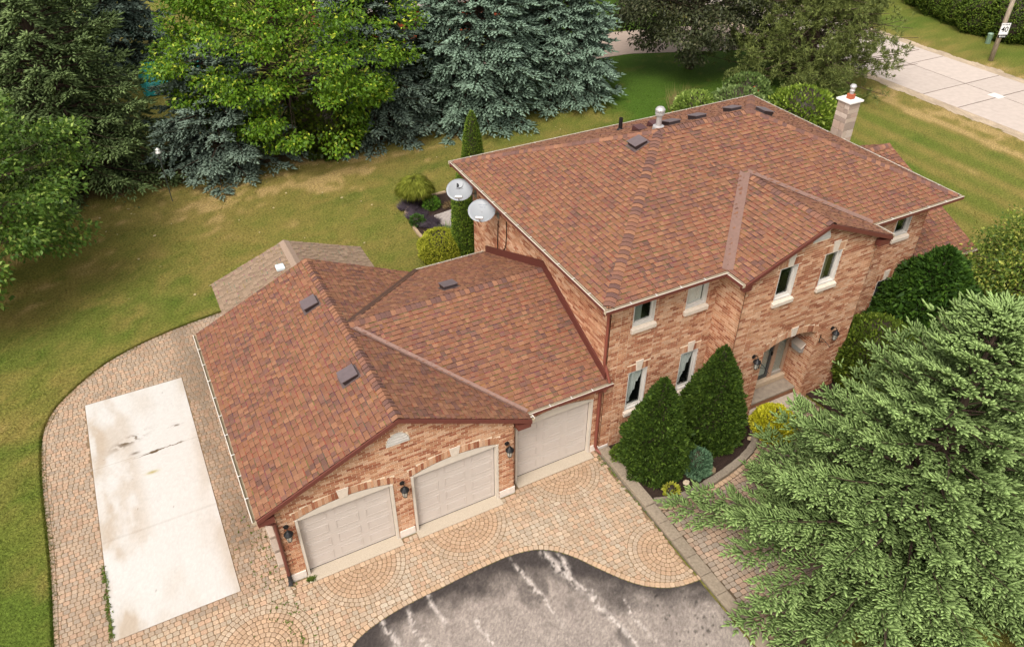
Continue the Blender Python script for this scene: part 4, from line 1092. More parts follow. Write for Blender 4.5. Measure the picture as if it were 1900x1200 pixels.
# garage doors
DOORC = S(226, 212, 200, .68); door_m = mat('garage_door_paint', None, .5, 5, .03, spec=.35)
def garage_door(x0, x1, y):
    g = MB(); yd = y+.11; rows, cols = 4, 3; W_ = x1-x0-.14; xa = x0+.07; H = 2.06
    o = MB().box(xa, xa+W_, yd+.02, yd+.06, .045, H, DOORC).build('garage_door', door_m, house)
    for r in range(rows):
        z0 = .045+(H-.045)*r/rows+.004; z1 = .045+(H-.045)*(r+1)/rows-.004
        p = MB().box(xa, xa+W_, yd, yd+.019, z0, z1, DOORC).build('panel', door_m, o, bevel=.004)
        for c in range(cols):
            a = xa+W_*(c+.12)/cols; b = xa+W_*(c+.88)/cols; za, zb = z0+.10, z1-.10
            q = MB(); t = .022
            q.box(a, b, yd-.012, yd-.001, za, za+t, DOORC); q.box(a, b, yd-.012, yd-.001, zb-t, zb, DOORC); q.box(a, a+t, yd-.012, yd-.001, za+t, zb-t, DOORC); q.box(b-t, b, yd-.012, yd-.001, za+t, zb-t, DOORC)
            q.box(a+t+.03, b-t-.03, yd-.008, yd-.001, za+t+.03, zb-t-.03, DOORC)
            q.build('panel', door_m, o)
    for xj in (x0+.004, x1-.066): MB().box(xj, xj+.062, y-.03, y+.13, .034, 2.10, CREAM).build('door_jamb', trim_m, o)
    n = 14; c = (x0+x1)/2; h = (x1-x0)/2-.004; rise = .195; Rr = (h*h+rise*rise)/(2*rise)
    arc = [(c+h*(2*k/n-1), 2.101+math.sqrt(Rr*Rr-(h*(2*k/n-1))**2)-(Rr-rise)) for k in range(n+1)]
    V = [(x, y-.012, z) for x, z in arc]+[(x, y-.012, 2.055) for x, z in arc]+[(x, y+.10, 2.055) for x, z in arc]; m = n+1
    MB().add(V, [(i, i+m, i+1+m, i+1) for i in range(n)]+[(m+i, 2*m+i, 2*m+i+1, m+i+1) for i in range(n)], CREAM).build('arch_board', trim_m, o)
    MB().add([(c-.10, y-.03, 2.28), (c+.10, y-.03, 2.28), (c+.15, y-.03, 2.58), (c-.15, y-.03, 2.58), (c-.10, y+.01, 2.28), (c+.10, y+.01, 2.28), (c+.15, y+.01, 2.58), (c-.15, y+.01, 2.58)],
             [(0, 1, 2, 3), (3, 2, 6, 7), (0, 3, 7, 4), (1, 5, 6, 2), (0, 4, 5, 1)], STONE).build('keystone', stone_m, o, bevel=.006)
    MB().box(xa-.0, xa+W_, yd-.004, yd+.03, .034, .046, S(50, 46, 44, .4)).build('weather_strip', trim_m, o)
    MB().box(x0-.02, x1+.02, y-.27, y+.30, -.02, .033, S(226, 208, 184, .60)).build('door_sill', mat('exposed_aggregate', None, .9, 70, .22, .6, 120), o)
    MB().box(x1-.07, x1-.052, y+.10, y+.11, .05, 2.06, S(50, 46, 44, .4)).build('door_seal', trim_m, o)
for a, b in DOORS: garage_door(a, b, 0.0)
garage_door(W+.20, W+2.64, D3)
for x0, x1, y in ((-.02, .36, 0), (2.835, 3.255, 0), (5.725, W+.03, 0), (W+2.665, X2-.02, D3)):
    MB().box(x0, x1, y-.035, y+.05, -.01, .26, S(240, 226, 212, .78)).build('plinth_stone', stone_m, house, bevel=.01)
MB().box(X2-.03, X2+.3, Y2-.03, Y2+.05, 0, .2, S(240, 226, 212, .78)).build('plinth_stone', stone_m, house, bevel=.01)
# front door with sidelight, threshold and steps
GREY = S(196, 184, 172, .66)
fd = MB(); fd.box(13.95, 14.02, .0, .1, .56, 2.72, GREY); fd.box(15.20, 15.34, .0, .1, .56, 2.72, S(206, 168, 140, .66)); fd.box(15.74, 15.81, .0, .1, .56, 2.72, S(206, 168, 140, .66)); fd.box(14.02, 15.2, .0, .1, 2.64, 2.72, GREY); fd.box(15.34, 15.74, 0, .1, 2.64, 2.72, GREY); fd.box(15.34, 15.74, 0, .1, .56, .68, GREY)
fdo = fd.build('front_door', trim_m, house)
dl = MB(); dl.box(14.03, 14.12, .03, .08, .58, 2.63, S(90, 92, 90, .6)); dl.box(15.10, 15.19, .03, .08, .58, 2.63, S(90, 92, 90, .6)); dl.box(14.12, 15.10, .03, .08, 2.54, 2.63, S(90, 92, 90, .6)); dl.box(14.12, 15.10, .03, .08, .58, .70, S(90, 92, 90, .6)); dl.build('storm_door_frame', trim_m, fdo)
MB().box(14.12, 15.10, .05, .056, .70, 2.54).build('pane', glass, fdo); MB().box(15.34, 15.74, .05, .056, .68, 2.64).build('pane', glass, fdo)
MB().box(14.02, 15.8, .085, .16, .56, 2.72, S(176, 188, 180, .8)).build('inner_door', trim_m, fdo)
MB().box(15.12, 15.16, -.03, .03, 1.5, 1.62, S(40, 38, 36, .5)).build('handle', trim_m, fdo)
MB().box(13.84, 15.84, -.12, .14, .0, .555, S(222, 196, 166, .66)).build('threshold', stone_m, house, bevel=.01)
step_m = mat('step_stone', None, .9, 7, .2, .4, 50)
st = thing('entrance_steps', 'two pale stone steps in front of the arched entrance', 'steps', (14.84, -.6, 0))
for y0, y1, z0, z1, c in ((-.60, -.13, .32, .40, S(186, 168, 148, .55)), (-1.12, -.62, .13, .205, S(218, 198, 176, .62))):
    MB().box(-1.0, 1.0 if z0 > .2 else 1.12, y0+.6, y1+.6, z0, z1, c).build('tread', step_m, st, bevel=.015)
    MB().box(-.97, .97 if z0 > .2 else 1.08, y0+.64, y1+.6, .0, z0-.001, S(198, 140, 104, .55)).build('riser', step_m, st)
for y in (.55, 1.02, 1.5, 1.95):     # pale stones laid along the garage wall
    o = MB().box(-.085, .085, -.2, .2, .0, .13, tuple(np.array(S(206, 188, 170, .62))*rnd.uniform(.88, 1.05))).build('edging_stone', stone_m, None, bevel=.02)
    o.location = (-.13, y+.15, .028); o.rotation_euler.z = rnd.uniform(-.05, .05)
    tag(o, {.55: 'pale stone block by the garage wall, nearest the black downspout shoe', 1.02: 'pale stone block by the garage side wall, second from the downspout', 1.5: 'pale stone block by the garage side wall, third from the downspout', 1.95: 'pale stone block by the garage side wall, farthest from the downspout'}[y], 'stone', 'stones along the garage wall')

# ------------------------------------------------------------------ trees and shrubs
leaf_m = mat('leaf', None, .5, 2.0, .12, trans=.36, spec=.3); needle_m = mat('needles', None, .65, 3.0, .12, trans=.22, spec=.22); bark_m = mat('bark', None, .95, 9, .35, .8, 25, aniso=(1, 1, .25))
BARK = S(112, 92, 76, .5)
def unit(v): return v/(np.linalg.norm(v, axis=-1, keepdims=True)+1e-9)
def spindles(O, D, L, R, C0, C1, sides=4, belly=.42):
    """tapered shoots: O origin, D unit direction, L length, R radius, C0 base and C1 tip colour"""
    n = len(O); ref = np.tile(np.array([.21, .34, .91]), (n, 1)); a = unit(np.cross(D, ref)); b = np.cross(D, a)
    V = np.zeros((n, sides+2, 3)); C = np.zeros((n, sides+2, 3))
    V[:, 0] = O; V[:, sides+1] = O+D*L[:, None]
    for k in range(sides):
        t = 2*math.pi*k/sides; V[:, k+1] = O+D*(L*belly)[:, None]+(a*math.cos(t)+b*math.sin(t))*R[:, None]
    C[:, 0] = C0; C[:, 1:sides+1] = ((C0+C1)/2)[:, None]; C[:, sides+1] = C1
    f = []
    for k in range(sides):
        q = (k+1) % sides; f += [(0, q+1, k+1), (k+1, q+1, sides+1)]
    F = (np.array(f)[None]+(np.arange(n)*(sides+2))[:, None, None]).reshape(-1, 3)
    return V.reshape(-1, 3), F, C.reshape(-1, 3)
def blunt_shoots(O, D, L, R, C0, C1, sides=3):
    """bottle-brush shoots: nearly even thickness, pointed end"""
    n = len(O); ref = np.tile(np.array([.21, .34, .91]), (n, 1)); a = unit(np.cross(D, ref)); b = np.cross(D, a); S2 = 2*sides+2
    V = np.zeros((n, S2, 3)); C = np.zeros((n, S2, 3)); V[:, 0] = O; V[:, -1] = O+D*L[:, None]; C[:, 0] = C0; C[:, -1] = C1
    for j, (q, w) in enumerate(((.16, .95), (.74, .80))):
        for k in range(sides):
            t = 2*math.pi*k/sides; V[:, 1+j*sides+k] = O+D*(L*q)[:, None]+(a*math.cos(t)+b*math.sin(t))*(R*w)[:, None]; C[:, 1+j*sides+k] = C0*(1-q)+C1*q
    f = []
    for k in range(sides):
        q = (k+1) % sides; f += [(0, q+1, k+1), (k+1, q+1, sides+1+q), (k+1, sides+1+q, sides+1+k), (sides+1+k, sides+1+q, S2-1)]
    F = (np.array(f)[None]+(np.arange(n)*S2)[:, None, None]).reshape(-1, 3)
    return V.reshape(-1, 3), F, C.reshape(-1, 3)
def leaves(O, N, T, size, C, wide=.55, curl=.25):
    """folded leaves at O: T direction of the tip, N upper side"""
    n = len(O); s = np.cross(T, N); s = unit(s); N = unit(np.cross(s, T)); L = size[:, None]
    V = np.stack([O, O+T*L*.45+s*L*wide*.5+N*L*curl*.25, O+T*L-N*L*curl*.2, O+T*L*.45-s*L*wide*.5+N*L*curl*.25], 1)
    F = (np.array([(0, 1, 2), (0, 2, 3)])[None]+(np.arange(n)*4)[:, None, None]).reshape(-1, 3)
    return V.reshape(-1, 3), F, np.repeat(C, 4, 0)
def merge(parts):
    V = []; F = []; C = []; b = 0
    for v, f, c in parts: V.append(v); F.append(f+b); C.append(c); b += len(v)
    return np.concatenate(V), np.concatenate(F), np.concatenate(C)

def spruce_data(seed, H, R, z0=.4, whorl=.45, nb=7, rise=.05, droop=.28, tip=.18, fstep=.26, fl=.7, sl_=.16, sr=.022, shp=.85, pend=0.0, cols=None, sides=4, belly=.45, fst=.055, bare=.22, z_hi=None, blunt=False, low_nb=0, lump=0.0, loc=None, gap=0.0):
    """one conifer, whorl by whorl: boughs carry feathers, feathers carry finger-like shoots that all point outwards"""
    r = np.random.default_rng(seed); O = []; D = []; L = []; K = []; B = MB()
    z = z0
    while z < (z_hi or H)-.12:
        fr = (z-z0)/(H-z0); Lw = R*(1-fr)**shp+.10
        n = max(4, int(round(nb*(1 if fr < .7 else .75))))+(low_nb if fr < .3 else 0); ph = r.uniform(0, 6.28)
        for i in range(n):
            az = ph+2*math.pi*i/n+r.normal(0, .16); Lb = Lw*r.uniform(.80, 1.06)*(1+lump*(float(vn(math.cos(az)*2.2+5, math.sin(az)*2.2+z*1.1, seed))-.55)); zb = z+r.normal(0, whorl*.30)
            el = rise+.55*fr+r.normal(0, .05); dr = droop*(1-.5*fr); bend = r.normal(0, .12)
            def pos(t):
                t = np.asarray(t, float); q = az+bend*t
                return np.stack([np.cos(q)*Lb*t, np.sin(q)*Lb*t, zb+Lb*(el*t-dr*t**2+tip*t**3)], -1)
            if Lb > .4: B.tube([pos(t) for t in (0., .35, .7, .95)], [max(.014, Lb*.016), Lb*.011+.005, .011, .005], 4, BARK, cap=False)
            nf = max(2, int(Lb*(1-bare)/fstep)); ts = bare+(1-bare)*(np.arange(nf)+r.uniform(.2, .8, nf))/nf
            fe = [(1.0, 0, min(fl*.75, .30+.25*Lb))]+[(t0, sg, min(fl, .55*Lb*(1-t0)+.24)*r.uniform(.75, 1.15)) for t0 in ts for sg in (-1, 1)]
            for t0, sg, l in fe:
                if sg == 0:
                    p = pos(1-.45*l/Lb if Lb > l else .3); d = unit(pos(1.0)-pos(.9)+1e-6)
                else:
                    p = pos(t0); T = unit(pos(min(1, t0+.03))-pos(t0-.03)); sd0 = unit(np.cross(T, ZUP)); an = math.radians(r.uniform(30, 52)); d = unit(T*math.cos(an)+sd0*sg*math.sin(an)+ZUP*(r.normal(.02, .10)-pend))
                m = max(3, int(l/fst)); q = (np.arange(m)+r.uniform(.2, .8, m))/m; sd = unit(np.cross(d, ZUP)); upv = np.cross(sd, d)
                sag = -pend*.55*(q*l)**1.4-.10*l*q**2
                o = p+d*(q*l)[:, None]+ZUP*sag[:, None]
                for sgn in (-1, 0, 1):
                    if sgn == 0:
                        kk = r.random(m) < .45; oo = o[kk]; mm = len(oo); qq = q[kk]
                        if mm == 0: continue
                        dd = unit(d*r.uniform(.7, 1, (mm, 1))+upv*r.uniform(.35, .8, (mm, 1))+sd*r.normal(0, .25, (mm, 1)))
                    else:
                        oo = o; mm = m; qq = q; dd = unit(d*r.uniform(.85, 1.1, (mm, 1))+sd*sgn*r.uniform(.40, .85, (mm, 1))+upv*r.uniform(-.05, .30, (mm, 1))-ZUP*pend*.5)
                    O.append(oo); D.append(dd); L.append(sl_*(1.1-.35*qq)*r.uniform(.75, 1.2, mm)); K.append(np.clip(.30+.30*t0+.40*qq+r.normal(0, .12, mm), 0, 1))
                O.append((p+d*l*.96+ZUP*(-pend*.55*l**1.4-.10*l))[None]); D.append(d[None]); L.append(np.array([sl_*1.15])); K.append(np.array([1.0]))
        z += whorl*r.uniform(.8, 1.2)*(1 if fr < .75 else .7)
    O.append(np.tile(np.array([[0, 0, H-.30]]), (5, 1))); D.append(unit(np.array([[0, 0, 1.], [.4, .1, .8], [-.4, .1, .8], [.1, -.4, .8], [0, .4, .8]]))); L.append(np.full(5, sl_*1.8)); K.append(np.full(5, .9))
    O = np.concatenate(O); D = np.concatenate(D); L = np.concatenate(L); K = np.concatenate(K)[:, None]
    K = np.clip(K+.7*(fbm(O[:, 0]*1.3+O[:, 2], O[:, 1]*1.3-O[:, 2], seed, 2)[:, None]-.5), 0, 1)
    if gap > 0:                      # hollows between the boughs
        g = fbm(O[:, 0]*1.25+O[:, 2]*.8+seed, O[:, 1]*1.25-O[:, 2]*.8, seed+9, 2); kp = (g > gap) | (r.random(len(O)) < .10) | (O[:, 2] < 1.5); O, D, L, K = O[kp], D[kp], L[kp], K[kp]
    if loc is not None:              # lighter build where the crown lies well outside the picture
        cr, sr_ = math.cos(loc[3]), math.sin(loc[3]); u_, v_, _ = proj(np.stack([O[:, 0]*cr-O[:, 1]*sr_+loc[0], O[:, 0]*sr_+O[:, 1]*cr+loc[1], O[:, 2]], 1))
        kp = ((u_ < 2000) & (v_ < 1300)) | (r.random(len(O)) < .42); O, D, L, K = O[kp], D[kp], L[kp], K[kp]
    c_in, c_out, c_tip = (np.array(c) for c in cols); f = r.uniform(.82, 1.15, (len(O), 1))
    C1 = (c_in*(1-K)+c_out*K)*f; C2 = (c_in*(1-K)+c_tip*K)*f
    R_s = sr*(.8+.4*r.random(len(O)))
    V, F, C = blunt_shoots(O, D, L, R_s, C1, C2) if blunt else spindles(O, D, L, R_s, C1, C2, sides, belly)
    return (V, F, C), B
def make_tree(name, label, loc, crown, boughs, H, tr, rz=0, group=None, m=None, trunk_pts=None):
    t = thing(name, label, 'tree', loc, group, rz)
    tb = MB(); tb.tube(trunk_pts or [(0, 0, -.1), (.02, .01, H*.3), (-.02, .02, H*.65), (0, 0, H*.97)], [tr*1.25, tr, tr*.6, tr*.12], 10, BARK); tk = tb.build('trunk', bark_m, t, smooth=True)
    if boughs is not None and boughs.v: o = boughs.build('boughs', bark_m, tk)
    V, F, C = crown; np_mesh('crown', V, F, C, m or needle_m, t)
    return t
def copy_tree(root, label, loc, rz, sc=1.0, group=None):
    r = root.copy(); COLL.objects.link(r); r.location = loc; r.rotation_euler = (0, 0, rz); r.scale = (sc, sc, sc); r['label'] = label
    for ch in list(root.children):
        c = ch.copy(); COLL.objects.link(c); c.parent = r
        for g in list(ch.children):
            d = g.copy(); COLL.objects.link(d); d.parent = c
    return r

# big spruce in the foreground and its neighbour
FG = (S(82, 104, 48, .64), S(126, 152, 84, .82), S(168, 192, 118, .95))
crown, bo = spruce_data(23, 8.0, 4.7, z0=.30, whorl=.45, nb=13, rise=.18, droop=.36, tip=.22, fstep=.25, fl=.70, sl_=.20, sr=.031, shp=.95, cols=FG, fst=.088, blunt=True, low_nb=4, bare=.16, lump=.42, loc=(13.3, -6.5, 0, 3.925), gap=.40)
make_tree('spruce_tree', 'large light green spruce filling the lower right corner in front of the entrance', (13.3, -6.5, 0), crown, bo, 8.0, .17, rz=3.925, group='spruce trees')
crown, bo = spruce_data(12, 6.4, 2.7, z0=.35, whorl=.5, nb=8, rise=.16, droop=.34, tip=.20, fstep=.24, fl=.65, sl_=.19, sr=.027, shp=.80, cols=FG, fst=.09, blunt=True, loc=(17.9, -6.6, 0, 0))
make_tree('spruce_tree', 'light green spruce at the right edge behind the large foreground spruce', (17.9, -6.6, 0), crown, bo, 6.4, .14, group='spruce trees')

# blue spruces along the back of the yard
BL = (S(100, 122, 98, 0.591), S(138, 166, 136, 0.663), S(174, 200, 174, 0.717))
BLD = (S(92, 108, 92, 0.583), S(126, 146, 126, 0.64), S(160, 180, 158, 0.715))
crown, bo = spruce_data(21, 12.5, 3.9, z0=.25, whorl=.50, nb=13, rise=.06, droop=.40, tip=.20, fstep=.46, fl=1.05, sl_=.38, sr=.068, shp=.60, pend=.14, cols=BL, sides=3, fst=.17, z_hi=9.5)
bs1 = make_tree('blue_spruce', 'broad silvery blue spruce left of the pair behind the main roof', (16.9, 24.8, 0), crown, bo, 12.5, .22, group='blue spruces along the yard')
copy_tree(bs1, 'silvery blue spruce right of the pair, beside the green lawn', (22.3, 25.4, 0), 2.1, .92)
crown, bo = spruce_data(23, 11, 3.5, z0=.2, whorl=.50, nb=11, rise=.02, droop=.40, tip=.2, fstep=.46, fl=1.0, sl_=.37, sr=.066, shp=.70, pend=.12, cols=BLD, sides=3, fst=.16)
bs3 = make_tree('blue_spruce', 'dark blue spruce just right of the yellow green maple', (11.3, 25.4, 0), crown, bo, 11, .2, group='blue spruces along the yard')
crown, bo = spruce_data(24, 5.4, 3.9, z0=.2, whorl=.44, nb=10, rise=.02, droop=.34, tip=.2, fstep=.40, fl=.85, sl_=.34, sr=.058, shp=.62, pend=.10, cols=BLD, sides=3, fst=.15)
make_tree('blue_spruce', 'low blue spruce with branches to the ground under the yellow green maple', (3.5, 25.2, 0), crown, bo, 5.4, .16, group='blue spruces along the yard')
copy_tree(bs3, 'bluish spruce standing behind the dark green spruces at the upper left', (-.2, 43.0, 0), 3.9, 1.25)
# norway spruces, upper left
NW = (S(74, 92, 52, 0.917), S(104, 124, 72, 0.98), S(136, 154, 96, 0.98))
crown, bo = spruce_data(31, 15, 4.4, z0=.35, whorl=.58, nb=11, rise=.10, droop=.42, tip=.28, fstep=.46, fl=1.0, sl_=.36, sr=.052, shp=.58, pend=.30, cols=NW, sides=3, fst=.165, z_hi=11)
nw1 = make_tree('norway_spruce', 'dark green spruce with drooping boughs at the upper left', (-3.0, 26.0, 0), crown, bo, 15, .26, group='dark green spruces')
copy_tree(nw1, 'dark green drooping spruce at the upper left corner', (-9.6, 27.0, 0), 1.7, 1.0)
copy_tree(nw1, 'dark green spruce behind the trunks at the upper left, farthest back', (-5.0, 34.5, 0), 4.0, 1.1)

# deciduous crowns
def broadleaf(seed, c, rad, n_cl, per, size, cols, low=-.75, clump=.95, flat=.55, trunk=(0, 0), shell=.55, base=0.0, tips=.15, droop=.35):
    """clumps of leaves over an uneven ellipsoid, joined to the trunk by limbs"""
    r = np.random.default_rng(seed); c = np.array(c, float); rad = np.array(rad, float); B = MB(); parts = []; k = 0; cen = []
    tries = 0
    while k < n_cl and tries < n_cl*20:
        tries += 1
        zz = 1-2*((tries*.7548777+.13) % 1); ph = tries*2.399963+r.normal(0, .25); d = np.array([math.sqrt(1-zz*zz)*math.cos(ph), math.sqrt(1-zz*zz)*math.sin(ph), zz])
        if d[2] < low: continue
        lump = .78+.42*float(vn(d[0]*2.3+seed, d[1]*2.3+d[2]*1.7, seed))
        p = c+d*rad*lump*(shell+(1-shell)*r.random()**.55)
        if p[2] < base+.5: continue
        cen.append((p, d)); k += 1
    for p, d in cen:
        s = clump*r.uniform(.6, 1.25); m = int(per*s*s*r.uniform(.8, 1.2))
        q = r.normal(0, 1, (m, 3)); q = unit(q)*(r.random((m, 1))**.4); q[:, 2] *= flat; q = q*s+p
        out = unit(q-p+d*s*.7+ZUP*.3*s); T = unit(out*.8+r.normal(0, .55, (m, 3))-ZUP*droop); N = unit(ZUP*.9+out*.5+r.normal(0, .4, (m, 3)))
        h = np.clip((q[:, 2]-p[2])/(s*flat+1e-6)*.5+.5, 0, 1)
        a = r.random(m)[:, None]; col = np.array(cols[0])*(1-a)+np.array(cols[1])*a
        new = (r.random(m) < tips*(.3+1.6*h))[:, None]; col = np.where(new, np.array(cols[2])*r.uniform(.8, 1.15, (m, 1)), col)
        parts.append(leaves(q, N, T, size*r.uniform(.7, 1.25, m), col*r.uniform(.85, 1.12, (m, 1))))
        st = np.array([trunk[0], trunk[1], c[2]-rad[2]*.55+.5*(p[2]-c[2]+rad[2]*.5)]); st[2] = max(st[2], base+.8)
        mid = (st+p)/2+np.array([0, 0, .12*np.linalg.norm(p-st)])*r.uniform(.2, 1)
        if r.random() < .55: B.tube([st, mid, p], [.035+.006*rad[0], .025, .010], 4, BARK, cap=False)
    return merge(parts), B
MAP = (S(82, 120, 24, .74), S(124, 160, 38, .84), S(188, 200, 66, .92))
crown, bo = broadleaf(41, (-.2, -1.5, 5.7), (5.9, 5.2, 5.4), 250, 330, .18, MAP, low=-.92, clump=.95, flat=.46, shell=.60, tips=.07)
make_tree('maple_tree', 'tall yellow green maple in front of the spruces at the upper left', (7.3, 26.7, 0), crown, bo, 8.5, .24, m=leaf_m)
OAK = (S(76, 108, 36, .74), S(110, 142, 52, .82), S(160, 182, 84, .88))
crown, bo = broadleaf(42, (0, 0, 4.0), (5.5, 5.2, 3.9), 160, 300, .18, OAK, low=-.8, clump=.95, flat=.42, shell=.62, tips=.12)
make_tree('shade_tree', 'dark green broadleaf tree reaching in from the left edge over the lawn', (-7.9, 17.5, 0), crown, bo, 6, .24, m=leaf_m)
DKM = (S(70, 76, 48, .64), S(98, 104, 66, .70), S(124, 122, 88, .74))
crown, bo = broadleaf(43, (0, 0, 5.0), (4.9, 4.4, 3.9), 190, 260, .20, DKM, low=-.85, clump=1.0, flat=.5, shell=.5, tips=.12, base=.6)
make_tree('dark_maple', 'dark leaved maple with bare trunk standing on the shaded lawn', (32.0, 25.4, 0), crown, bo, 6.5, .24, m=leaf_m)
RT_ = (S(84, 116, 38, 0.638), S(136, 156, 56, 0.696), S(196, 200, 92, 0.783))
crown, bo = broadleaf(44, (0, 0, 2.3), (2.1, 2.0, 2.0), 120, 420, .12, RT_, low=-.9, clump=.62, flat=.6, shell=.5, tips=.2)
make_tree('small_tree', 'small leafy yellow green tree beside the east wing at the right edge', (25.2, -1.5, 0), crown, bo, 4, .09, m=leaf_m)
# pine
def pine_data(seed, H, R, cols):
    r = np.random.default_rng(seed); O = []; D = []; L = []; C = []; B = MB()
    for i in range(330):
        z = r.uniform(.6, H); fr = z/H; Lb = R*(1-fr**1.6)**.7*r.uniform(.55, 1.08); az = r.uniform(0, 6.28)
        e = np.array([math.cos(az)*Lb, math.sin(az)*Lb, z+Lb*r.uniform(-.12, .22)])
        B.tube([(0, 0, z-.4), e*.5+np.array([0, 0, (z-.4)*.5-.1]), e], [.045, .028, .010], 4, BARK, cap=False)
        for j in range(r.integers(6, 10)):
            p = e*(1-.42*r.random())+r.normal(0, .30, 3)*np.array([1, 1, .55]); p[2] = max(p[2], .3)
            for q in range(3):
                c = p+r.normal(0, .16, 3); m = 16; d = unit(r.normal(0, 1, (m, 3))+ZUP*.55+unit(e*np.array([1, 1, 0])+1e-6)*.4)
                O.append(np.tile(c, (m, 1))); D.append(d); L.append(r.uniform(.16, .30, m)); k = r.random((m, 1)); C.append((np.array(cols[0])*(1-k)+np.array(cols[1])*k)*r.uniform(.8, 1.15))
    O = np.concatenate(O); D = np.concatenate(D); L = np.concatenate(L); C = np.concatenate(C)
    return leaves(O, unit(r.normal(0, 1, O.shape)+ZUP), D, L, C, .17, .1), B
crown, bo = pine_data(51, 10, 5.9, (S(88, 100, 50, .84), S(132, 140, 74, .94)))
make_tree('pine_tree', 'broad dark pine with open branches beside the road', (36.6, 20.2, 0), crown, bo, 10, .24)

# clipped shrubs: thick skin of short shoots over a twiggy core
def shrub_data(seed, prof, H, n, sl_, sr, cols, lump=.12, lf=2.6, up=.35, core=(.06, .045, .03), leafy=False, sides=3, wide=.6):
    """prof(t) radius at height fraction t"""
    r = np.random.default_rng(seed); parts = []
    t = r.random(n*2); w = np.array([prof(x) for x in t]); keep = r.random(n*2) < w/(w.max()+1e-9)+.05; t = t[keep][:n]; n = len(t); az = r.uniform(0, 6.28, n)
    def surf(t, az, k):
        rad = np.array([prof(x) for x in t]); lu = 1+lump*(fbm(az*lf+seed, t*H*lf, seed, 3)-.5)*2
        # wrap the noise so the seam hides
        lu2 = 1+lump*(fbm(np.cos(az)*lf+9, np.sin(az)*lf+t*H*lf*.9, seed+5, 3)-.5)*2.4
        rr = rad*lu2*k; return np.stack([np.cos(az)*rr, np.sin(az)*rr, t*H], 1)
    k = 1-.26*r.random(n)**1.6
    P = surf(t, az, k); e = .02
    P2 = surf(np.clip(t+e, 0, 1), az, k); tg = unit(P2-P); out = unit(np.stack([np.cos(az), np.sin(az), np.zeros(n)], 1)); sd = np.cross(ZUP[None], out)
    N = unit(np.cross(sd, tg)); N = np.where((N*out).sum(1, keepdims=True) < 0, -N, N); N = np.where((t > .985)[:, None], ZUP[None], N)
    D = unit(N+ZUP*up+r.normal(0, .38, (n, 3)))
    q = r.random((n, 1)); tipn = ((k > .95) & (r.random(n) < .30))[:, None]
    C = np.array(cols[0])*(1-q)+np.array(cols[1])*q; C = np.where(tipn, (np.array(cols[2])*.55+np.array(cols[1])*.45)*r.uniform(.85, 1.1, (n, 1)), C)*r.uniform(.82, 1.15, (n, 1))
    L = sl_*r.uniform(.6, 1.25, n)*np.where(r.random(n) < .05, 1.5, 1.0)
    if leafy: parts.append(leaves(P-D*L[:, None]*.2, unit(N+r.normal(0, .5, N.shape)), D, L, C, wide, .2))
    else: parts.append(spindles(P-D*L[:, None]*.25, D, L, sr*r.uniform(.7, 1.3, n), C*.85, C*1.12, sides, .5))
    # core
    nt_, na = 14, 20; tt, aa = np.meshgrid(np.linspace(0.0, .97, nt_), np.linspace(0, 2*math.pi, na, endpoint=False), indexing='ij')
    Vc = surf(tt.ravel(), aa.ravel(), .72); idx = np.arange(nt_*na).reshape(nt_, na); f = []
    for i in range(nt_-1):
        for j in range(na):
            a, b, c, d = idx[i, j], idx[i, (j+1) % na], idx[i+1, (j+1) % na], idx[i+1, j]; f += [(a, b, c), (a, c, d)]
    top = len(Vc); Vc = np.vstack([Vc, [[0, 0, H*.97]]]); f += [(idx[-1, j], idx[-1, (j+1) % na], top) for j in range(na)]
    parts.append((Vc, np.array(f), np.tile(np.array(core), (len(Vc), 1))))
    return merge(parts)
def make_shrub(name, label, loc, data, cat='shrub', group=None, m=None, rz=0, stem=.06):
    t = thing(name, label, cat, loc, group, rz); V, F, C = data; np_mesh('foliage', V, F, C, m or needle_m, t)
    MB().tube([(0, 0, -.05), (0.01, 0, .35)], [stem, stem*.7], 8, BARK).build('stem', bark_m, t); return t
def cone(R, bulge=1.25, k=.25): return lambda t: R*((1-t**bulge)**.85)*(1-k*max(0, .25-t)/.25)
def ball(R, H): return lambda t: R*math.sqrt(max(0.0, 1-(max(0, (t-.42)/.58))**2.2))*(1-.35*max(0, .3-t)/.3)
YEW = (S(58, 82, 24, .62), S(84, 110, 36, .66), S(112, 136, 48, .70))
make_shrub('yew_cone', 'clipped dark green conical yew by the garage corner, left of the pair', (10.12, -1.0, .04), shrub_data(61, cone(1.08, 1.45), 3.3, 38000, .10, .017, YEW, .27, 4.2, up=.3, leafy=True, wide=.42), group='conical yews in front of the house')
make_shrub('yew_cone', 'clipped dark green conical yew nearest the entrance, right of the pair', (12.25, -.82, .04), shrub_data(62, cone(1.03, 1.65), 3.45, 38000, .10, .017, YEW, .27, 4.2, up=.3, leafy=True, wide=.42), group='conical yews in front of the house')
DY = (S(42, 70, 18, 0.715), S(64, 96, 26, 0.78), S(92, 126, 38, 0.812))
make_shrub('dark_yew', 'large dark green layered yew against the right front wall', (20.55, -1.0, .04), shrub_data(63, cone(1.75, 2.2, .15), 4.3, 30000, .20, .028, DY, .30, 3.4, up=-.12, leafy=True, wide=.40), stem=.1)
make_shrub('rounded_yew', 'rounded mid green clipped yew right of the entrance', (18.35, -1.15, .04), shrub_data(64, ball(1.35, 2.3), 2.35, 26000, .11, .017, (S(76, 96, 26, 0.696), S(108, 128, 40, 0.754), S(150, 164, 58, 0.783)), .14, leafy=True, wide=.5))
make_shrub('golden_shrub', 'small golden yellow globe shrub beside the entrance path', (14.05, -1.6, .05), shrub_data(65, ball(.64, .85), .85, 9000, .10, .014, (S(164, 164, 30, .9), S(206, 200, 48, .98), S(232, 222, 90, 1.0)), .14, leafy=True, wide=.55), stem=.03)
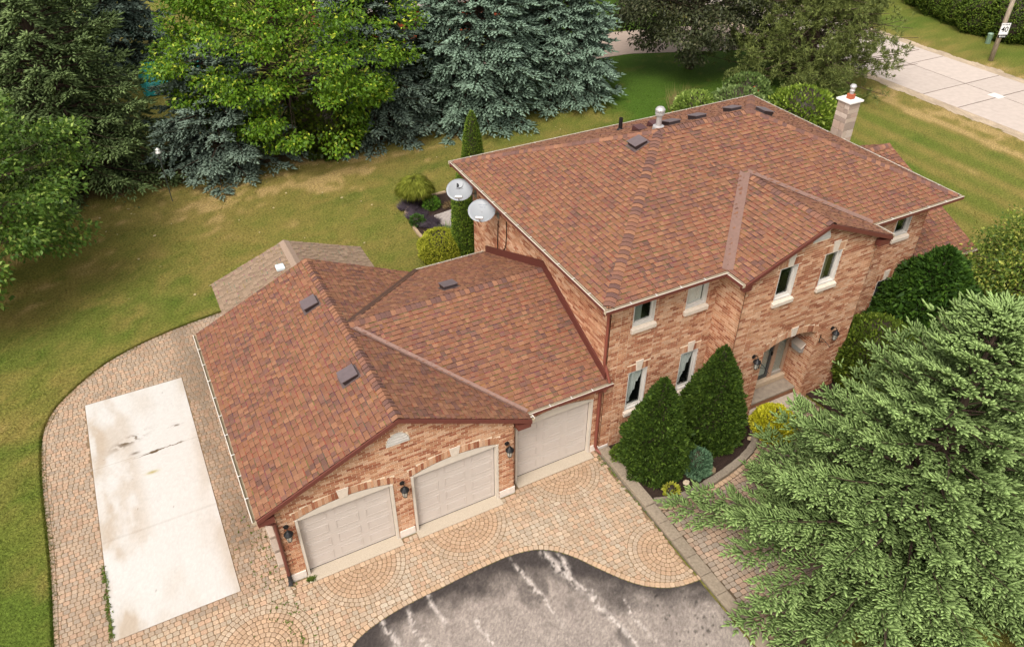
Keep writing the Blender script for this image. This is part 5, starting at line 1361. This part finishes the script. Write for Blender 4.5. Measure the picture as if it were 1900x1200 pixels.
make_shrub('dwarf_spruce', 'small blue green globe shrub on the mulch behind the bed edging', (11.05, -1.75, .06), shrub_data(66, ball(.43, .75), .75, 6000, .09, .012, (S(84, 116, 84, 0.696), S(112, 146, 108, 0.754), S(142, 172, 130, 0.783)), .14, leafy=True, wide=.4), stem=.03)
ARB = (S(72, 98, 26, 0.667), S(104, 128, 34, 0.725), S(150, 166, 54, 0.783))
make_shrub('arborvitae', 'slim column cedar against the brick wall by the satellite dishes', (9.95, 11.45, 0), shrub_data(67, lambda t: .40*(1-t**4)*(1-.2*max(0, .2-t)/.2)+.02, 4.0, 11000, .12, .024, ARB, .12, 4, up=.8), group='slim column cedars')
make_shrub('arborvitae', 'slim pointed column cedar on the lawn behind the back eave', (13.35, 17.8, 0), shrub_data(68, lambda t: .52*(1-t**2)**.7+.02, 3.3, 7000, .11, .022, ARB, .12, 4, up=.8), group='slim column cedars')
make_shrub('ball_shrub', 'yellow green clipped ball shrub behind the garage roof', (9.15, 11.9, 0), shrub_data(69, ball(.88, 1.35), 1.3, 10000, .10, .024, (S(130, 138, 30, 0.725), S(168, 168, 46, 0.797), S(196, 190, 70, 0.812)), .08))
make_shrub('pointed_cedar', 'narrow dark cedar between the blue spruces', (14.1, 25.6, 0), shrub_data(70, cone(.95, 1.2), 4.6, 7000, .14, .03, (S(64, 84, 24, 0.638), S(88, 108, 34, 0.696), S(112, 130, 44, 0.725)), .16, up=.6))
make_shrub('low_bush', 'dark green bush at the foot of the yellow green maple', (8.3, 24.0, 0), shrub_data(71, ball(1.8, 3.0), 3.0, 5200, .22, .05, (S(60, 80, 20, 0.609), S(92, 110, 28, 0.667), S(132, 144, 40, 0.725)), .25, leafy=True), m=leaf_m)
# mop-headed weeping shrub in the back bed
def mop(seed, R, H, n, cols):
    r = np.random.default_rng(seed); az = r.uniform(0, 6.28, n); t = r.random(n)**.6; st = np.stack([np.cos(az)*R*.55*t, np.sin(az)*R*.55*t, H*(1-.25*t*t)+r.normal(0, .04, n)], 1)
    D = unit(np.stack([np.cos(az), np.sin(az), -.25-1.1*t], 1)+r.normal(0, .22, (n, 3))); k = r.random((n, 1)); C = np.array(cols[0])*(1-k)+np.array(cols[1])*k
    return spindles(st, D, r.uniform(.25, .55, n)*R*.9, np.full(n, .012), C*.9, C*1.15, 3)
t = thing('weeping_shrub', 'mop shaped yellow green weeping shrub on the back garden bed', 'shrub', (9.95, 16.55, 0)); V, F, C = mop(72, 1.15, 1.35, 5200, (S(128, 140, 40, 0.725), S(180, 182, 74, 0.812))); np_mesh('foliage', V, F, C, needle_m, t)
MB().tube([(0, 0, -.05), (.03, .02, .6), (0, 0, 1.3)], [.07, .06, .05], 8, BARK).build('stem', bark_m, t)
# leafy shrubs behind the back right corner of the house
GS = (S(92, 116, 34, 0.667), S(134, 156, 52, 0.725), S(182, 194, 92, 0.783))
for lab, x, y, R, H, cols, sd in (('bright green rounded shrub beside the stone chimney', 30.6, 14.6, 1.75, 2.5, GS, 73), ('grey green leafy shrub behind the back right roof corner', 27.9, 16.4, 1.6, 2.3, (S(96, 116, 62, 0.667), S(130, 150, 84, 0.725), S(168, 182, 116, 0.783)), 74),
                                  ('light green shrub under the pine, left of the roof corner', 26.2, 17.6, 1.3, 2.0, (S(108, 132, 54, 0.667), S(146, 168, 74, 0.725), S(186, 200, 112, 0.783)), 75), ('orange tinged low shrub behind the back gutter', 24.0, 16.6, 1.0, 1.5, (S(150, 132, 44, 0.696), S(176, 136, 64, 0.725), S(196, 120, 70, 0.725)), 76),
                                  ('shrub with a few red blooms in front of the pine', 29.6, 17.6, 1.3, 2.4, (S(84, 106, 50, 0.638), S(116, 138, 72, 0.696), S(150, 166, 96, 0.725)), 77)):
    make_shrub('leafy_shrub', lab, (x, y, 0), shrub_data(sd, ball(R, H), H, 6500, .17, .04, [tuple(q*1.25 for q in c) for c in cols], .28, leafy=True), m=leaf_m, group='shrubs behind the house')
r = np.random.default_rng(5); bl = MB()
t = thing('red_blooms', 'small cluster of red blooms on the shrub in front of the pine', 'flowers', (29.5, 17.2, 1.9))
for _ in range(16): bl.lathe(tuple(r.normal(0, .5, 3)*np.array([1, 1, .35])), [(.01, -.04), (.06, -.01), (.07, .03), (.02, .06)], 6, S(206, 84, 54, 0.87))
bo_ = bl.build('blooms', leaf_m, t); bo_['kind'] = 'stuff'
# ornamental grasses, lavender and bed plants
def tuft(seed, n, H, R, cols, lean=.35, w=.008):
    r = np.random.default_rng(seed); az = r.uniform(0, 6.28, n); o = np.stack([np.cos(az)*R*.35*r.random(n), np.sin(az)*R*.35*r.random(n), np.zeros(n)], 1)
    D = unit(np.stack([np.cos(az)*lean, np.sin(az)*lean, np.ones(n)], 1)+r.normal(0, .12, (n, 3))); k = r.random((n, 1)); C = np.array(cols[0])*(1-k)+np.array(cols[1])*k
    return spindles(o, D, H*r.uniform(.6, 1.1, n), np.full(n, w), C*.9, C*1.1, 3, .35)
def plant(name, label, loc, data, cat='plant', group=None):
    t = thing(name, label, cat, loc, group); V, F, C = data; np_mesh('foliage', V, F, C, leaf_m, t); return t
plant('ornamental_grass', 'tall straw coloured ornamental grass on the shaded lawn edge', (26.6, 19.4, 0), tuft(81, 260, 1.7, 1.6, (S(176, 152, 104, 0.725), S(136, 130, 70, 0.667)), .28, .014))
LAV = (S(98, 84, 90, .56), S(116, 100, 112, .62))
for i, (x, y, lab) in enumerate(((9.55, 15.5, 'purple lavender at the upper end of the curved back bed'), (9.75, 14.6, 'purple lavender in the middle of the curved back bed'), (9.9, 13.7, 'purple lavender at the lower end of the curved back bed'), (9.5, 16.4, 'dusky lavender clump at the outer corner of the back bed'))):
    plant('lavender', lab, (x, y, .04), tuft(82+i, 800, .38, 1.15, LAV, .75, .009), group='lavender in the back bed')
plant('green_perennial', 'fresh green leafy plant by the corner of the deck', (10.45, 16.0, .04), shrub_data(90, ball(.36, .5), .5, 900, .12, .02, (S(80, 124, 34, 0.696), S(116, 158, 52, 0.754), S(150, 184, 80, 0.783)), .2, leafy=True))
plant('green_perennial', 'dark green leafy plant among the lavender near the edging', (9.35, 14.9, .04), shrub_data(91, ball(.3, .42), .42, 700, .11, .02, (S(66, 100, 40, 0.667), S(94, 128, 56, 0.725), S(120, 150, 76, 0.754)), .2, leafy=True))
plant('iris_clump', 'upright grassy leaves at the edge of the deck', (10.05, 13.3, .04), tuft(93, 140, .7, .7, (S(110, 140, 60, 0.725), S(146, 168, 88, 0.783)), .4, .014))
plant('hosta', 'small yellow green plant inside the corner of the front bed edging', (10.0, -2.05, .06), shrub_data(94, ball(.2, .22), .22, 160, .12, .02, (S(170, 176, 50, 0.783), S(206, 202, 84, 0.841), S(220, 214, 110, 0.87)), .2, leafy=True))
plant('low_green', 'low green plant between the conical yew and the kerb', (9.42, -.35, .06), shrub_data(95, ball(.26, .4), .4, 500, .10, .02, (S(90, 118, 34, 0.667), S(122, 146, 50, 0.725), S(150, 170, 70, 0.754)), .25, leafy=True))
# cedar hedge across the road
HG = (S(70, 94, 24, 0.638), S(102, 124, 34, 0.696), S(140, 156, 58, 0.725))
hd = [shrub_data(100+i, ball(1.5, 2.6), 2.5, 3600, .22, .05, HG, .3, up=.3) for i in range(2)]
hl = ['cedar bush across the road, %s in the row from the left' % w for w in ('first', 'second', 'third', 'fourth', 'fifth', 'sixth')]+['cedar bush behind the speed limit sign', 'cedar bush at the right end of the row beyond the speed limit sign']
hp = [(58.5, 31.2), (57.2, 28.8), (56.2, 26.4), (55.4, 24.2), (54.9, 22.2), (55.2, 20.2), (55.9, 18.6), (57.0, 16.6)]
hs = []
for i, (p, l) in enumerate(zip(hp, hl)):
    if i < 2: hs.append(make_shrub('cedar_bush', l, (p[0], p[1], 0), hd[i], group='cedar bushes across the road'))
    else: copy_tree(hs[i % 2], l, (p[0], p[1], 0), i*1.3, .9+.12*(i % 3))
crown, bo = broadleaf(45, (0, 0, 3.2), (3.4, 3.0, 2.6), 50, 90, .22, (S(84, 82, 52, 0.609), S(110, 104, 66, 0.667), S(140, 124, 90, 0.725)), low=-.9, clump=.9, flat=.6, shell=.5)
make_tree('brown_bush_tree', 'brownish twiggy tree behind the cedar bushes across the road', (60.5, 25.0, 0), crown, bo, 3.5, .1, m=leaf_m)
crown, bo = broadleaf(46, (0, 0, 3.4), (4.2, 3.6, 3.0), 80, 110, .24, (S(84, 108, 34, 0.638), S(122, 142, 52, 0.696), S(170, 178, 84, 0.754)), low=-.9, clump=1.0, flat=.6, shell=.5)
bt = make_tree('far_tree', 'green broadleaf tree beyond the red brick house', (27.5, 43.0, 0), crown, bo, 4, .14, group='far trees', m=leaf_m)
copy_tree(bt, 'green broadleaf tree at the top right corner beyond the road', (64.0, 20.0, 0), 2.0, 1.0)
copy_tree(bt, 'green broadleaf tree across the neighbours drive behind the dark maple', (39.0, 40.0, 0), 1.0, 1.0)
make_shrub('yellow_bush', 'bright yellow green bush in front of the red brick wall', (17.2, 33.8, 0), shrub_data(78, ball(.9, 1.5), 1.5, 1600, .18, .04, (S(150, 150, 34, 0.725), S(186, 180, 50, 0.783), S(206, 196, 70, 0.812)), .2, leafy=True), m=leaf_m)

# ------------------------------------------------------------------ garden shed
shed = thing('garden_shed', 'garden shed with weathered grey brown shingle roof behind the garage', 'shed', (3.13, 9.3, 0))
def off(o, p): o.location = (o.location[0]-p[0], o.location[1]-p[1], o.location[2]-p[2]); return o
SB = (3.13, 9.3, 0); SX0, SX1, SY0, SY1, SZ, SR_ = .52, 5.74, 8.3, 11.12, 2.0, 2.98
off(MB().box(SX0+.25, SX1-.25, SY0+.2, SY1-.2, 0, 1.98, S(190, 172, 150, .6)).build('wall', trim_m, shed), SB)
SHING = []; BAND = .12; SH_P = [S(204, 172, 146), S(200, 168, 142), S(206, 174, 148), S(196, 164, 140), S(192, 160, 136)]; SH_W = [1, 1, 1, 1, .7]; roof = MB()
plane([(SX0, SY1, SZ), (SX0, SY0, SZ), (3.13, SY0, SR_), (3.13, SY1, SR_)])
plane([(SX1, SY0, SZ), (SX1, SY1, SZ), (3.13, SY1, SR_), (3.13, SY0, SR_)])
sro = roof.build('roof', MATS['roof_deck'], shed); off(sro, SB)
pieces('shingle', 'shingles', SHING, shingle_m, sro, n=150)
V = [(3.13-.17, y, SR_-.045) for y in (SY0, SY1)]+[(3.13, y, SR_+.035) for y in (SY0, SY1)]+[(3.13+.17, y, SR_-.045) for y in (SY0, SY1)]
MB().add(V+[(p[0], p[1], p[2]-.03) for p in V], [(0, 1, 3, 2), (2, 3, 5, 4), (6, 8, 9, 7), (8, 10, 11, 9), (0, 6, 7, 1), (4, 5, 11, 10)], S(200, 172, 150, .5)).build('ridge_board', shingle_m, sro)
v = MB(); v.box(2.50, 2.78, 9.55, 9.85, 2.80, 2.92, S(220, 232, 234, .82)); v.build('skylight', trim_m, sro, bevel=.03)

# ------------------------------------------------------------------ satellite dishes
metal_m = mat('grey_metal', None, .4, 20, .08, metal=.3, spec=.5); dish_m = mat('dish_paint', S(204, 207, 210, .46), .4, 6, .03, spec=.4); black_m = mat('black_metal', S(38, 36, 36, .5), .45, 8, .1)
def dish(label, loc, n, wall_x, logo):
    t = thing('satellite_dish', label, 'satellite dish', loc, 'satellite dishes on the side wall')
    n = unit(np.array(n, float)); a = unit(np.cross(ZUP, n)); b = np.cross(n, a)      # a to the right, b up in the dish plane
    if np.dot(a, RT) < 0: a = -a; b = np.cross(n, a); b = b if b[2] > 0 else -b
    V = []; F = []; S_, K_ = 28, 6
    for side in (0, 1):
        for k in range(K_+1):
            rr = k/K_
            for s in range(S_):
                q = 2*math.pi*s/S_; V.append(tuple(a*.43*rr*math.cos(q)+b*.40*rr*math.sin(q)+n*(.085*rr*rr-.085-.012*side)))
    m = (K_+1)*S_
    for k in range(K_):
        for s in range(S_):
            p, q = k*S_+s, k*S_+(s+1) % S_; F += [(p, q, q+S_, p+S_), (m+p, m+p+S_, m+q+S_, m+q)]
    F += [(K_*S_+s, K_*S_+(s+1) % S_, m+K_*S_+(s+1) % S_, m+K_*S_+s) for s in range(S_)]
    MB().add(V, F, (.7, .7, .7)).build('reflector', dish_m, t, smooth=True)
    foot = a*.0-b*.40-n*.06; tip = -b*.44+n*.34
    MB().tube([tuple(-b*.36-n*.04), tuple(-b*.44+n*.12), tuple(tip)], .017, 6, S(200, 198, 196, .7)).build('feed_arm', metal_m, t)
    MB().obox(tip, a, n, b, (-.12, .12), (-.05, .05), (-.035, .045), S(222, 218, 214, .75)).build('feed_horn', metal_m, t, bevel=.02)
    w = np.array([wall_x-loc[0], .12, -.35])
    MB().tube([tuple(-n*.09), tuple(-n*.2-b*.15), tuple(w*.6+np.array([0, 0, -.05])), tuple(w)], .025, 8, S(170, 168, 166, .6)).build('mast', metal_m, t)
    MB().box(w[0]-.02, w[0]+.004, w[1]-.09, w[1]+.09, w[2]-.14, w[2]+.14, S(160, 158, 156, .6)).build('wall_plate', metal_m, t)
    def mark(name, P, col):       # flat print on the reflector: P in dish (a, b) units
        Q = []
        for x, y in P:
            rr = (x/.43)**2+(y/.40)**2; Q.append(tuple(a*x+b*y+n*(.085*rr-.085+.004)))
        k = len(Q); MB().add(Q+[tuple(np.array(p)-n*.002) for p in Q], [tuple(range(k))]+[(i, (i+1) % k, (i+1) % k+k, i+k) for i in range(k)], col).build(name, mat('print', None, .6, 3, 0), t)
    if logo == 1:
        DK = S(44, 44, 46, .6)
        mark('logo', [(-.10, .10), (-.10, .26)]+[(-.10+.08*math.sin(q), .18+.08*math.cos(q)) for q in np.linspace(.15, math.pi-.9, 8)]+[(-.05, .12)], DK)
        mark('logo', [(.115, .27), (.10, .25)]+[(-.005+.11*math.cos(q), .225+.115*math.sin(q)) for q in np.linspace(.1, -1.9, 9)]+[(-.02+.135*math.cos(q), .215+.135*math.sin(q)) for q in np.linspace(-1.7, .25, 9)], DK)
    text = {1: [('DIRECTV', .062, .055, S(120, 120, 122, .6))]}.get(logo, [])
    for body, size, yy, col in text:
        rr = (yy/.40)**2; c = b*yy+n*(.085*rr-.085+.007)
        lettering(body, size, mat('lettering_grey', col, .6, 3, 0), t, Matrix(((a[0], b[0], n[0], c[0]), (a[1], b[1], n[1], c[1]), (a[2], b[2], n[2], c[2]), (0, 0, 0, 1))))
    if logo == 2:
        for i, (x0, x1, y) in enumerate(((-.13, -.02, .20), (.0, .13, .20), (-.09, .02, .13), (.04, .10, .13))): mark('worn_print', [(x0, y), (x1, y), (x1, y+.03), (x0, y+.03)], S(166, 170, 178, .6))
    return t
dish('white satellite dish with black D shaped logo, the farther of two on the side wall', (8.45, 8.15, 5.0), (-.26, -.50, .80), X2, 1)
dish('white satellite dish with faint grey print, the nearer of two on the side wall', (8.45, 6.50, 5.05), (-.30, -.46, .82), X2, 2)
for pts, lab in (([(9.04, 6.55, 4.5), (9.05, 6.6, 4.2), (9.04, 6.62, 3.6), (9.05, 6.62, 3.1)], 'black cable hanging straight down the side wall from the dish'), ([(9.04, 6.0, 4.75), (9.05, 6.0, 4.3), (9.04, 6.05, 3.8), (9.05, 6.45, 3.3), (9.05, 6.55, 3.12)], 'black cable bowing down the side wall beside the straight one')):
    tag(MB().tube(pts, .014, 6).build('cable', black_m), lab, 'cable')

# ------------------------------------------------------------------ wall lanterns, mailbox, hooks
lant_glass = mat('lantern_glass', S(196, 190, 176, .7), .2, 6, .1, spec=.6)
def lantern(label, x, y, z):
    t = thing('wall_lantern', label, 'lantern', (x, y, z), 'coach lanterns on the front walls')
    MB().lathe((0, -.012, 0), [(.065, -.012), (.065, .012), (.03, .03)], 14, axis=(0, -1, 0)).build('backplate', black_m, t)
    MB().tube([(0, -.02, .0), (0, -.09, .08), (0, -.15, .10), (0, -.17, .03)], .013, 6).build('arm', black_m, t)
    MB().lathe((0, -.17, -.32), [(.03, 0), (.055, .02), (.085, .22), (.09, .23)], 6).build('glass_body', lant_glass, t)
    MB().lathe((0, -.17, -.095), [(.115, 0), (.11, .02), (.05, .09), (.025, .11), (.03, .13), (.008, .16)], 12).build('cap', black_m, t)
    MB().lathe((0, -.17, -.37), [(.008, 0), (.03, .02), (.055, .045), (.055, .052)], 10).build('base', black_m, t)
    for k in range(6):
        q = math.pi/3*k; MB().tube([(.057*math.cos(q), -.17+.057*math.sin(q), -.30), (.089*math.cos(q), -.17+.089*math.sin(q), -.09)], .006, 4).build('rib', black_m, t)
lantern('black coach lantern left of the left garage door', .17, -.012, 2.02); lantern('black coach lantern between the two garage doors of the gable', 3.045, -.012, 2.02); lantern('black coach lantern on the pillar right of the middle garage door', 5.95, -.012, 2.02)
lantern('black coach lantern left of the arched entrance', 13.42, GY-.012, 2.68); lantern('black coach lantern right of the arched entrance', 16.48, GY-.012, 2.62)
def hook(label, x, z):
    t = thing('plant_hook', label, 'hook', (x, GY-.012, z), 'plant hooks beside the entrance')
    MB().box(-.012, .012, -.012, .0, -.16, .14).build('back_bar', black_m, t); MB().tube([(0, -.01, .06), (0, -.20, .03), (0, -.40, -.05)], .009, 5).build('arm', black_m, t)
    MB().tube([(0, -.01, -.12), (0, -.12, -.06), (0, -.24, .01)], .008, 5).build('brace', black_m, t); MB().tube([(0, -.06, .05), (0, -.09, -.02), (0, -.05, -.08)], .006, 5).build('scroll', black_m, t)
hook('black iron plant hook at the left edge of the entrance arch', 13.74, 2.27); hook('black iron plant hook right of the entrance arch', 16.06, 2.38)
mb_ = thing('mailbox', 'white metal mailbox hung on the right side wall of the entrance recess', 'mailbox', (15.84, -.36, 1.72))
MB().add([(-.02, -.2, 0), (-.02, .2, 0), (-.02, .2, .30), (-.02, -.2, .30), (-.15, -.17, .02), (-.15, .17, .02), (-.17, .2, .22), (-.17, -.2, .22)], [(0, 1, 2, 3), (4, 7, 6, 5), (0, 4, 5, 1), (1, 5, 6, 2), (0, 3, 7, 4), (3, 2, 6, 7)], S(196, 192, 186, .7)).build('box', metal_m, mb_, bevel=.02)
MB().add([(-.01, -.22, .34), (-.01, .22, .34), (-.19, .22, .21), (-.19, -.22, .21), (-.01, -.22, .37), (-.01, .22, .37), (-.19, .22, .235), (-.19, -.22, .235)], [(3, 2, 1, 0), (4, 5, 6, 7), (0, 1, 5, 4), (2, 3, 7, 6), (1, 2, 6, 5), (3, 0, 4, 7)], S(206, 186, 168, .66)).build('lid', metal_m, mb_, bevel=.01)

# ------------------------------------------------------------------ back garden: deck, bed, edging
BEDB = smooth_line([(11.6, 17.15), (10.6, 17.1), (9.75, 16.9), (9.25, 16.25), (9.18, 15.5), (9.02, 14.5), (9.05, 13.5), (9.2, 12.6), (9.3, 11.9)])
poly_sheet('back_bed', BEDB+[(10.6, 11.9), (10.6, 15.3), (13, 15.6), (13, 17.1)], .03, S(86, 66, 58, .5), MATS['mulch'])
e2 = MB(); e2.tube([(p[0], p[1], -.03) for p in BEDB], .02, 4); e2o = e2.build('back_bed_edging', MATS['kerb_stone']); tag(e2o, kind='structure')
for x, y, tx, ty in walk_line(BEDB, .4):
    MB().obox((x, y, 0), (tx, ty, 0), (-ty, tx, 0), (0, 0, 1), (.004, .396), (-.0, .13), (-.01, .10), tuple(np.array(S(206, 178, 144, .6))*rnd.uniform(.9, 1.06))).build('edging_block', MATS['kerb_stone'], e2o, bevel=.012)
deck_o = thing('deck', 'low grey deck of diagonal boards beside the back bed', 'deck', (11.6, 12.4, 0))
DP = [(10.28, 9.0), (13.0, 9.0), (13.0, 15.6), (10.20, 15.15)]; wood_m = mat('grey_wood', None, .9, 6, .15, .4, 40, aniso=(1, 1, 1))
k = -8.0
while k < 12:
    q = [(10.0, 9.0+k), (13.4, 9.0+k+3.4), (13.4, 9.0+k+3.4+.195), (10.0, 9.0+k+.195)]
    P = q
    for i in range(4):
        A, B = DP[i], DP[(i+1) % 4]; nx, ny = B[1]-A[1], -(B[0]-A[0]); P = clip_poly(P, nx, ny, nx*A[0]+ny*A[1])
        if len(P) < 3: break
    if len(P) >= 3 and abs(area2(P)) > .004:
        m = MB(); flat_prism(m, [(p[0]-11.6, p[1]-12.4) for p in P], .10, .14, tuple(np.array(S(200, 186, 176, .58))*rnd.uniform(.92, 1.05))); m.build('deck_board', wood_m, deck_o)
    k += .205
MB().box(-1.30, 1.3, -3.3, 2.65, 0, .09, S(120, 106, 96, .4)).build('deck_frame', wood_m, deck_o)
fr = MB().box(-1.36, -1.30, -3.35, 2.72, .0, .145, S(190, 172, 160, .56)).build('edge_board', wood_m, deck_o)
dg = tuft(140, 260, .25, .9, (S(190, 160, 112, .52), S(160, 128, 84, .48)), 1.6, .01); plant('dried_grass', 'cut back tan grass clump by the corner of the deck', (11.25, 15.75, .03), dg)

# ------------------------------------------------------------------ rocks in the front bed, feeder pole, fallen leaves
def rock(label, loc, r, col, sd):
    rr = np.random.default_rng(sd); m = MB(); m.lathe((0, 0, 0), [(r*.75, 0), (r, r*.25), (r*.9, r*.55), (r*.5, r*.78), (r*.05, r*.82)], 9, col); m.v = [tuple(np.array(p)*(1+rr.normal(0, .1))) for p in m.v]
    o = m.build('rock', stone_m, None, bevel=.01); o.location = loc; tag(o, label, 'rock')
rock('small pale stone on the mulch in front of the conical yews', (10.55, -2.0, .07), .10, S(228, 206, 176, .7), 1); rock('tan rock beside the small blue green globe shrub', (11.45, -1.95, .06), .16, S(190, 164, 128, .6), 2)
rock('round tan stone on the bed near the golden globe shrub', (13.3, -1.5, .07), .08, S(222, 196, 160, .65), 3)
fp = thing('bird_feeder', 'thin metal bird feeder pole with white top at the edge of the lawn', 'bird feeder', (.38, 22.02, 0))
MB().tube([(0, 0, -.1), (0, 0, 2.3)], .022, 6, S(96, 100, 96, .5)).build('pole', metal_m, fp); MB().tube([(.03, 0, 2.0), (.16, 0, 2.42), (.26, 0, 2.36)], .012, 5, S(150, 150, 146, .5)).build('hook', metal_m, fp); MB().tube([(-.03, 0, 2.0), (-.16, 0, 2.42), (-.26, 0, 2.36)], .012, 5, S(150, 150, 146, .5)).build('hook', metal_m, fp)
MB().lathe((0, 0, 2.30), [(.03, 0), (.12, .02), (.12, .05), (.06, .16), (.10, .18), (.01, .26)], 12, S(226, 222, 214, .75)).build('feeder', metal_m, fp)
r = np.random.default_rng(31); V = []; F = []; C = []
spots = [(r.uniform(-3, 22), r.uniform(9, 22.5)) for _ in range(90)]+[(r.uniform(3, 10), 22.6+r.normal(0, .3)) for _ in range(24)]
for x, y in spots:
    if 8.5 < x < 14 and y < 17 or (0 < x < 6 and y < 11.3): continue
    s = r.uniform(.04, .10); a = r.uniform(0, 6.28); b = len(V)
    for q, k in ((0, 1), (1.4, .6), (3.1, .9), (4.6, .6)): V.append((x+s*k*math.cos(a+q), y+s*k*math.sin(a+q), .045+.015*math.sin(q*3)))
    F += [(b, b+1, b+2), (b, b+2, b+3)]; C += [np.array(S(236, 216, 168, .6))*r.uniform(.8, 1.1)]*4
tag(np_mesh('fallen_leaves', V, F, C, leaf_m), 'pale fallen leaves scattered over the back lawn', 'leaves', kind='stuff')

# ------------------------------------------------------------------ across the road: utility pole with speed sign, pedestal
up_ = thing('utility_pole', 'weathered grey wooden utility pole beside the road', 'pole', (50.19, 17.56, 0))
MB().tube([(0, 0, -.2), (.02, 0, 3.5), (.05, 0, 8.5)], [.15, .14, .11], 12, S(196, 178, 156, .6)).build('shaft', bark_m, up_, smooth=True)
sg = thing('speed_sign', 'white 40 speed limit sign on the utility pole', 'sign', (50.19-.02, 17.56-.17, 1.95)); sg.rotation_euler = (0, 0, -.42); sg.scale = (.82, .82, .82)
MB().box(-.36, .36, -.012, .0, -.32, .55, S(244, 242, 240, .85)).build('sign_board', mat('sign_white', None, .5, 3, 0), sg)
bd = MB()
for x0, x1, z0, z1 in ((-.345, .345, .525, .535), (-.345, .345, -.305, -.295), (-.345, -.335, -.295, .525), (.335, .345, -.295, .525)): bd.box(x0, x1, -.0145, -.0125, z0, z1, S(30, 30, 32, .5))
bd.build('sign_border', mat('sign_black', S(30, 30, 32, .5), .5, 3, 0), sg)
MB().box(-.36, .36, -.012, .0, -.55, -.34, S(34, 34, 36, .5)).build('sign_tab', MATS['sign_black'], sg)
for body, size, z, col in (('MAXIMUM', .125, .385, 'sign_black'), ('40', .56, -.10, 'sign_black'), ('BEGINS', .15, -.50, 'sign_white_text')):
    lettering(body, size, mat(col, S(240, 240, 238, .85) if 'white' in col else S(30, 30, 32, .5), .5, 3, 0), sg, Matrix.Translation((0, -.0165, z)) @ Matrix.Rotation(math.pi/2, 4, 'X'), .008 if body == '40' else .002)
pd = thing('utility_pedestal', 'pale green round utility pedestal on the verge by the pole', 'pedestal', (53.2, 20.0, 0))
MB().lathe((0, 0, 0), [(.17, 0), (.17, .60)], 16, S(150, 178, 152, .6)).build('housing', metal_m, pd); MB().lathe((0, 0, .601), [(.19, 0), (.19, .05), (.14, .10), (.02, .12)], 16, S(170, 196, 170, .6)).build('lid', metal_m, pd)

# ------------------------------------------------------------------ glimpses between the trees
nh = thing('neighbour_house', 'red brick house with grey shingle roof glimpsed between the blue spruces', 'house', (19.5, 41.5, 0))
MB().box(-6, 5.5, -3.5, 4.5, 0, 2.6, S(206, 98, 66, .6)).build('wall', mat('red_brick', None, .9, 12, .15, .4, 60), nh)
V = [(-6.5, -4.0, 2.5), (6.0, -4.0, 2.5), (6.0, 5.0, 2.5), (-6.5, 5.0, 2.5), (-4.0, .5, 4.6), (3.5, .5, 4.6)]
MB().add(V+[(p[0], p[1], p[2]-.12) for p in V[:4]], [(0, 1, 5, 4), (1, 2, 5), (2, 3, 4, 5), (3, 0, 4), (0, 6, 7, 1), (1, 7, 8, 2), (2, 8, 9, 3), (3, 9, 6, 0), (6, 9, 8, 7)], S(190, 172, 164, .58)).build('roof', mat('grey_shingle', None, .95, 60, .2, .5, 40), nh)
w_ = MB().box(-3.6, -2.4, -3.54, -3.50, .9, 2.1, WHITE).build('window', trim_m, nh); MB().box(-3.5, -2.5, -3.56, -3.541, 1.0, 2.0).build('pane', void_m, w_)
w_ = MB().box(.4, 1.6, -3.54, -3.50, .9, 2.1, WHITE).build('window', trim_m, nh); MB().box(.5, 1.5, -3.56, -3.541, 1.0, 2.0).build('pane', void_m, w_)
tp = MB(); N = 26; VV = []; FF = []
for i in range(N+1):
    for j in range(N+1):
        x, y = (i/N-.5)*5.4, (j/N-.5)*3.6; q = max(abs(x)/2.7, abs(y)/1.8); VV.append((x, y, .02+.95*float(sstep(1.02, .82, q))+.07*float(fbm(x*1.6, y*1.6, 7, 3))*(q < .95)))
FF = [(i*(N+1)+j, (i+1)*(N+1)+j, (i+1)*(N+1)+j+1, i*(N+1)+j+1) for i in range(N) for j in range(N)]
tpo = tp.add(VV, FF, S(40, 168, 160, .6)).build('tarp_cover', mat('teal_sheet', None, .45, 4, .1, spec=.4), None, smooth=True); tpo.location = (3.6, 37.6, 0); tag(tpo, 'bright teal sheet glimpsed between the dark spruces and the yellow green maple', 'tarp')
rc = thing('garden_chair', 'red garden chair glimpsed through the yellow green maple', 'chair', (10.7, 44.5, 0), rz=.4)
RD = S(206, 40, 36, .6)
MB().box(-.3, .3, -.3, .3, .40, .45, RD).build('seat', trim_m, rc); MB().add([(-.3, .28, .45), (.3, .28, .45), (.3, .5, 1.15), (-.3, .5, 1.15), (-.3, .33, .45), (.3, .33, .45), (.3, .55, 1.15), (-.3, .55, 1.15)], [(0, 1, 2, 3), (7, 6, 5, 4), (0, 3, 7, 4), (1, 5, 6, 2), (3, 2, 6, 7), (0, 4, 5, 1)], RD).build('backrest', trim_m, rc)
for x in (-.27, .27):
    for y in (-.27, .27): MB().box(x-.03, x+.03, y-.03, y+.03, 0, .399, RD).build('leg', trim_m, rc)
    MB().box(x-.05, x+.05, -.32, .3, .60, .64, RD).build('armrest', trim_m, rc)
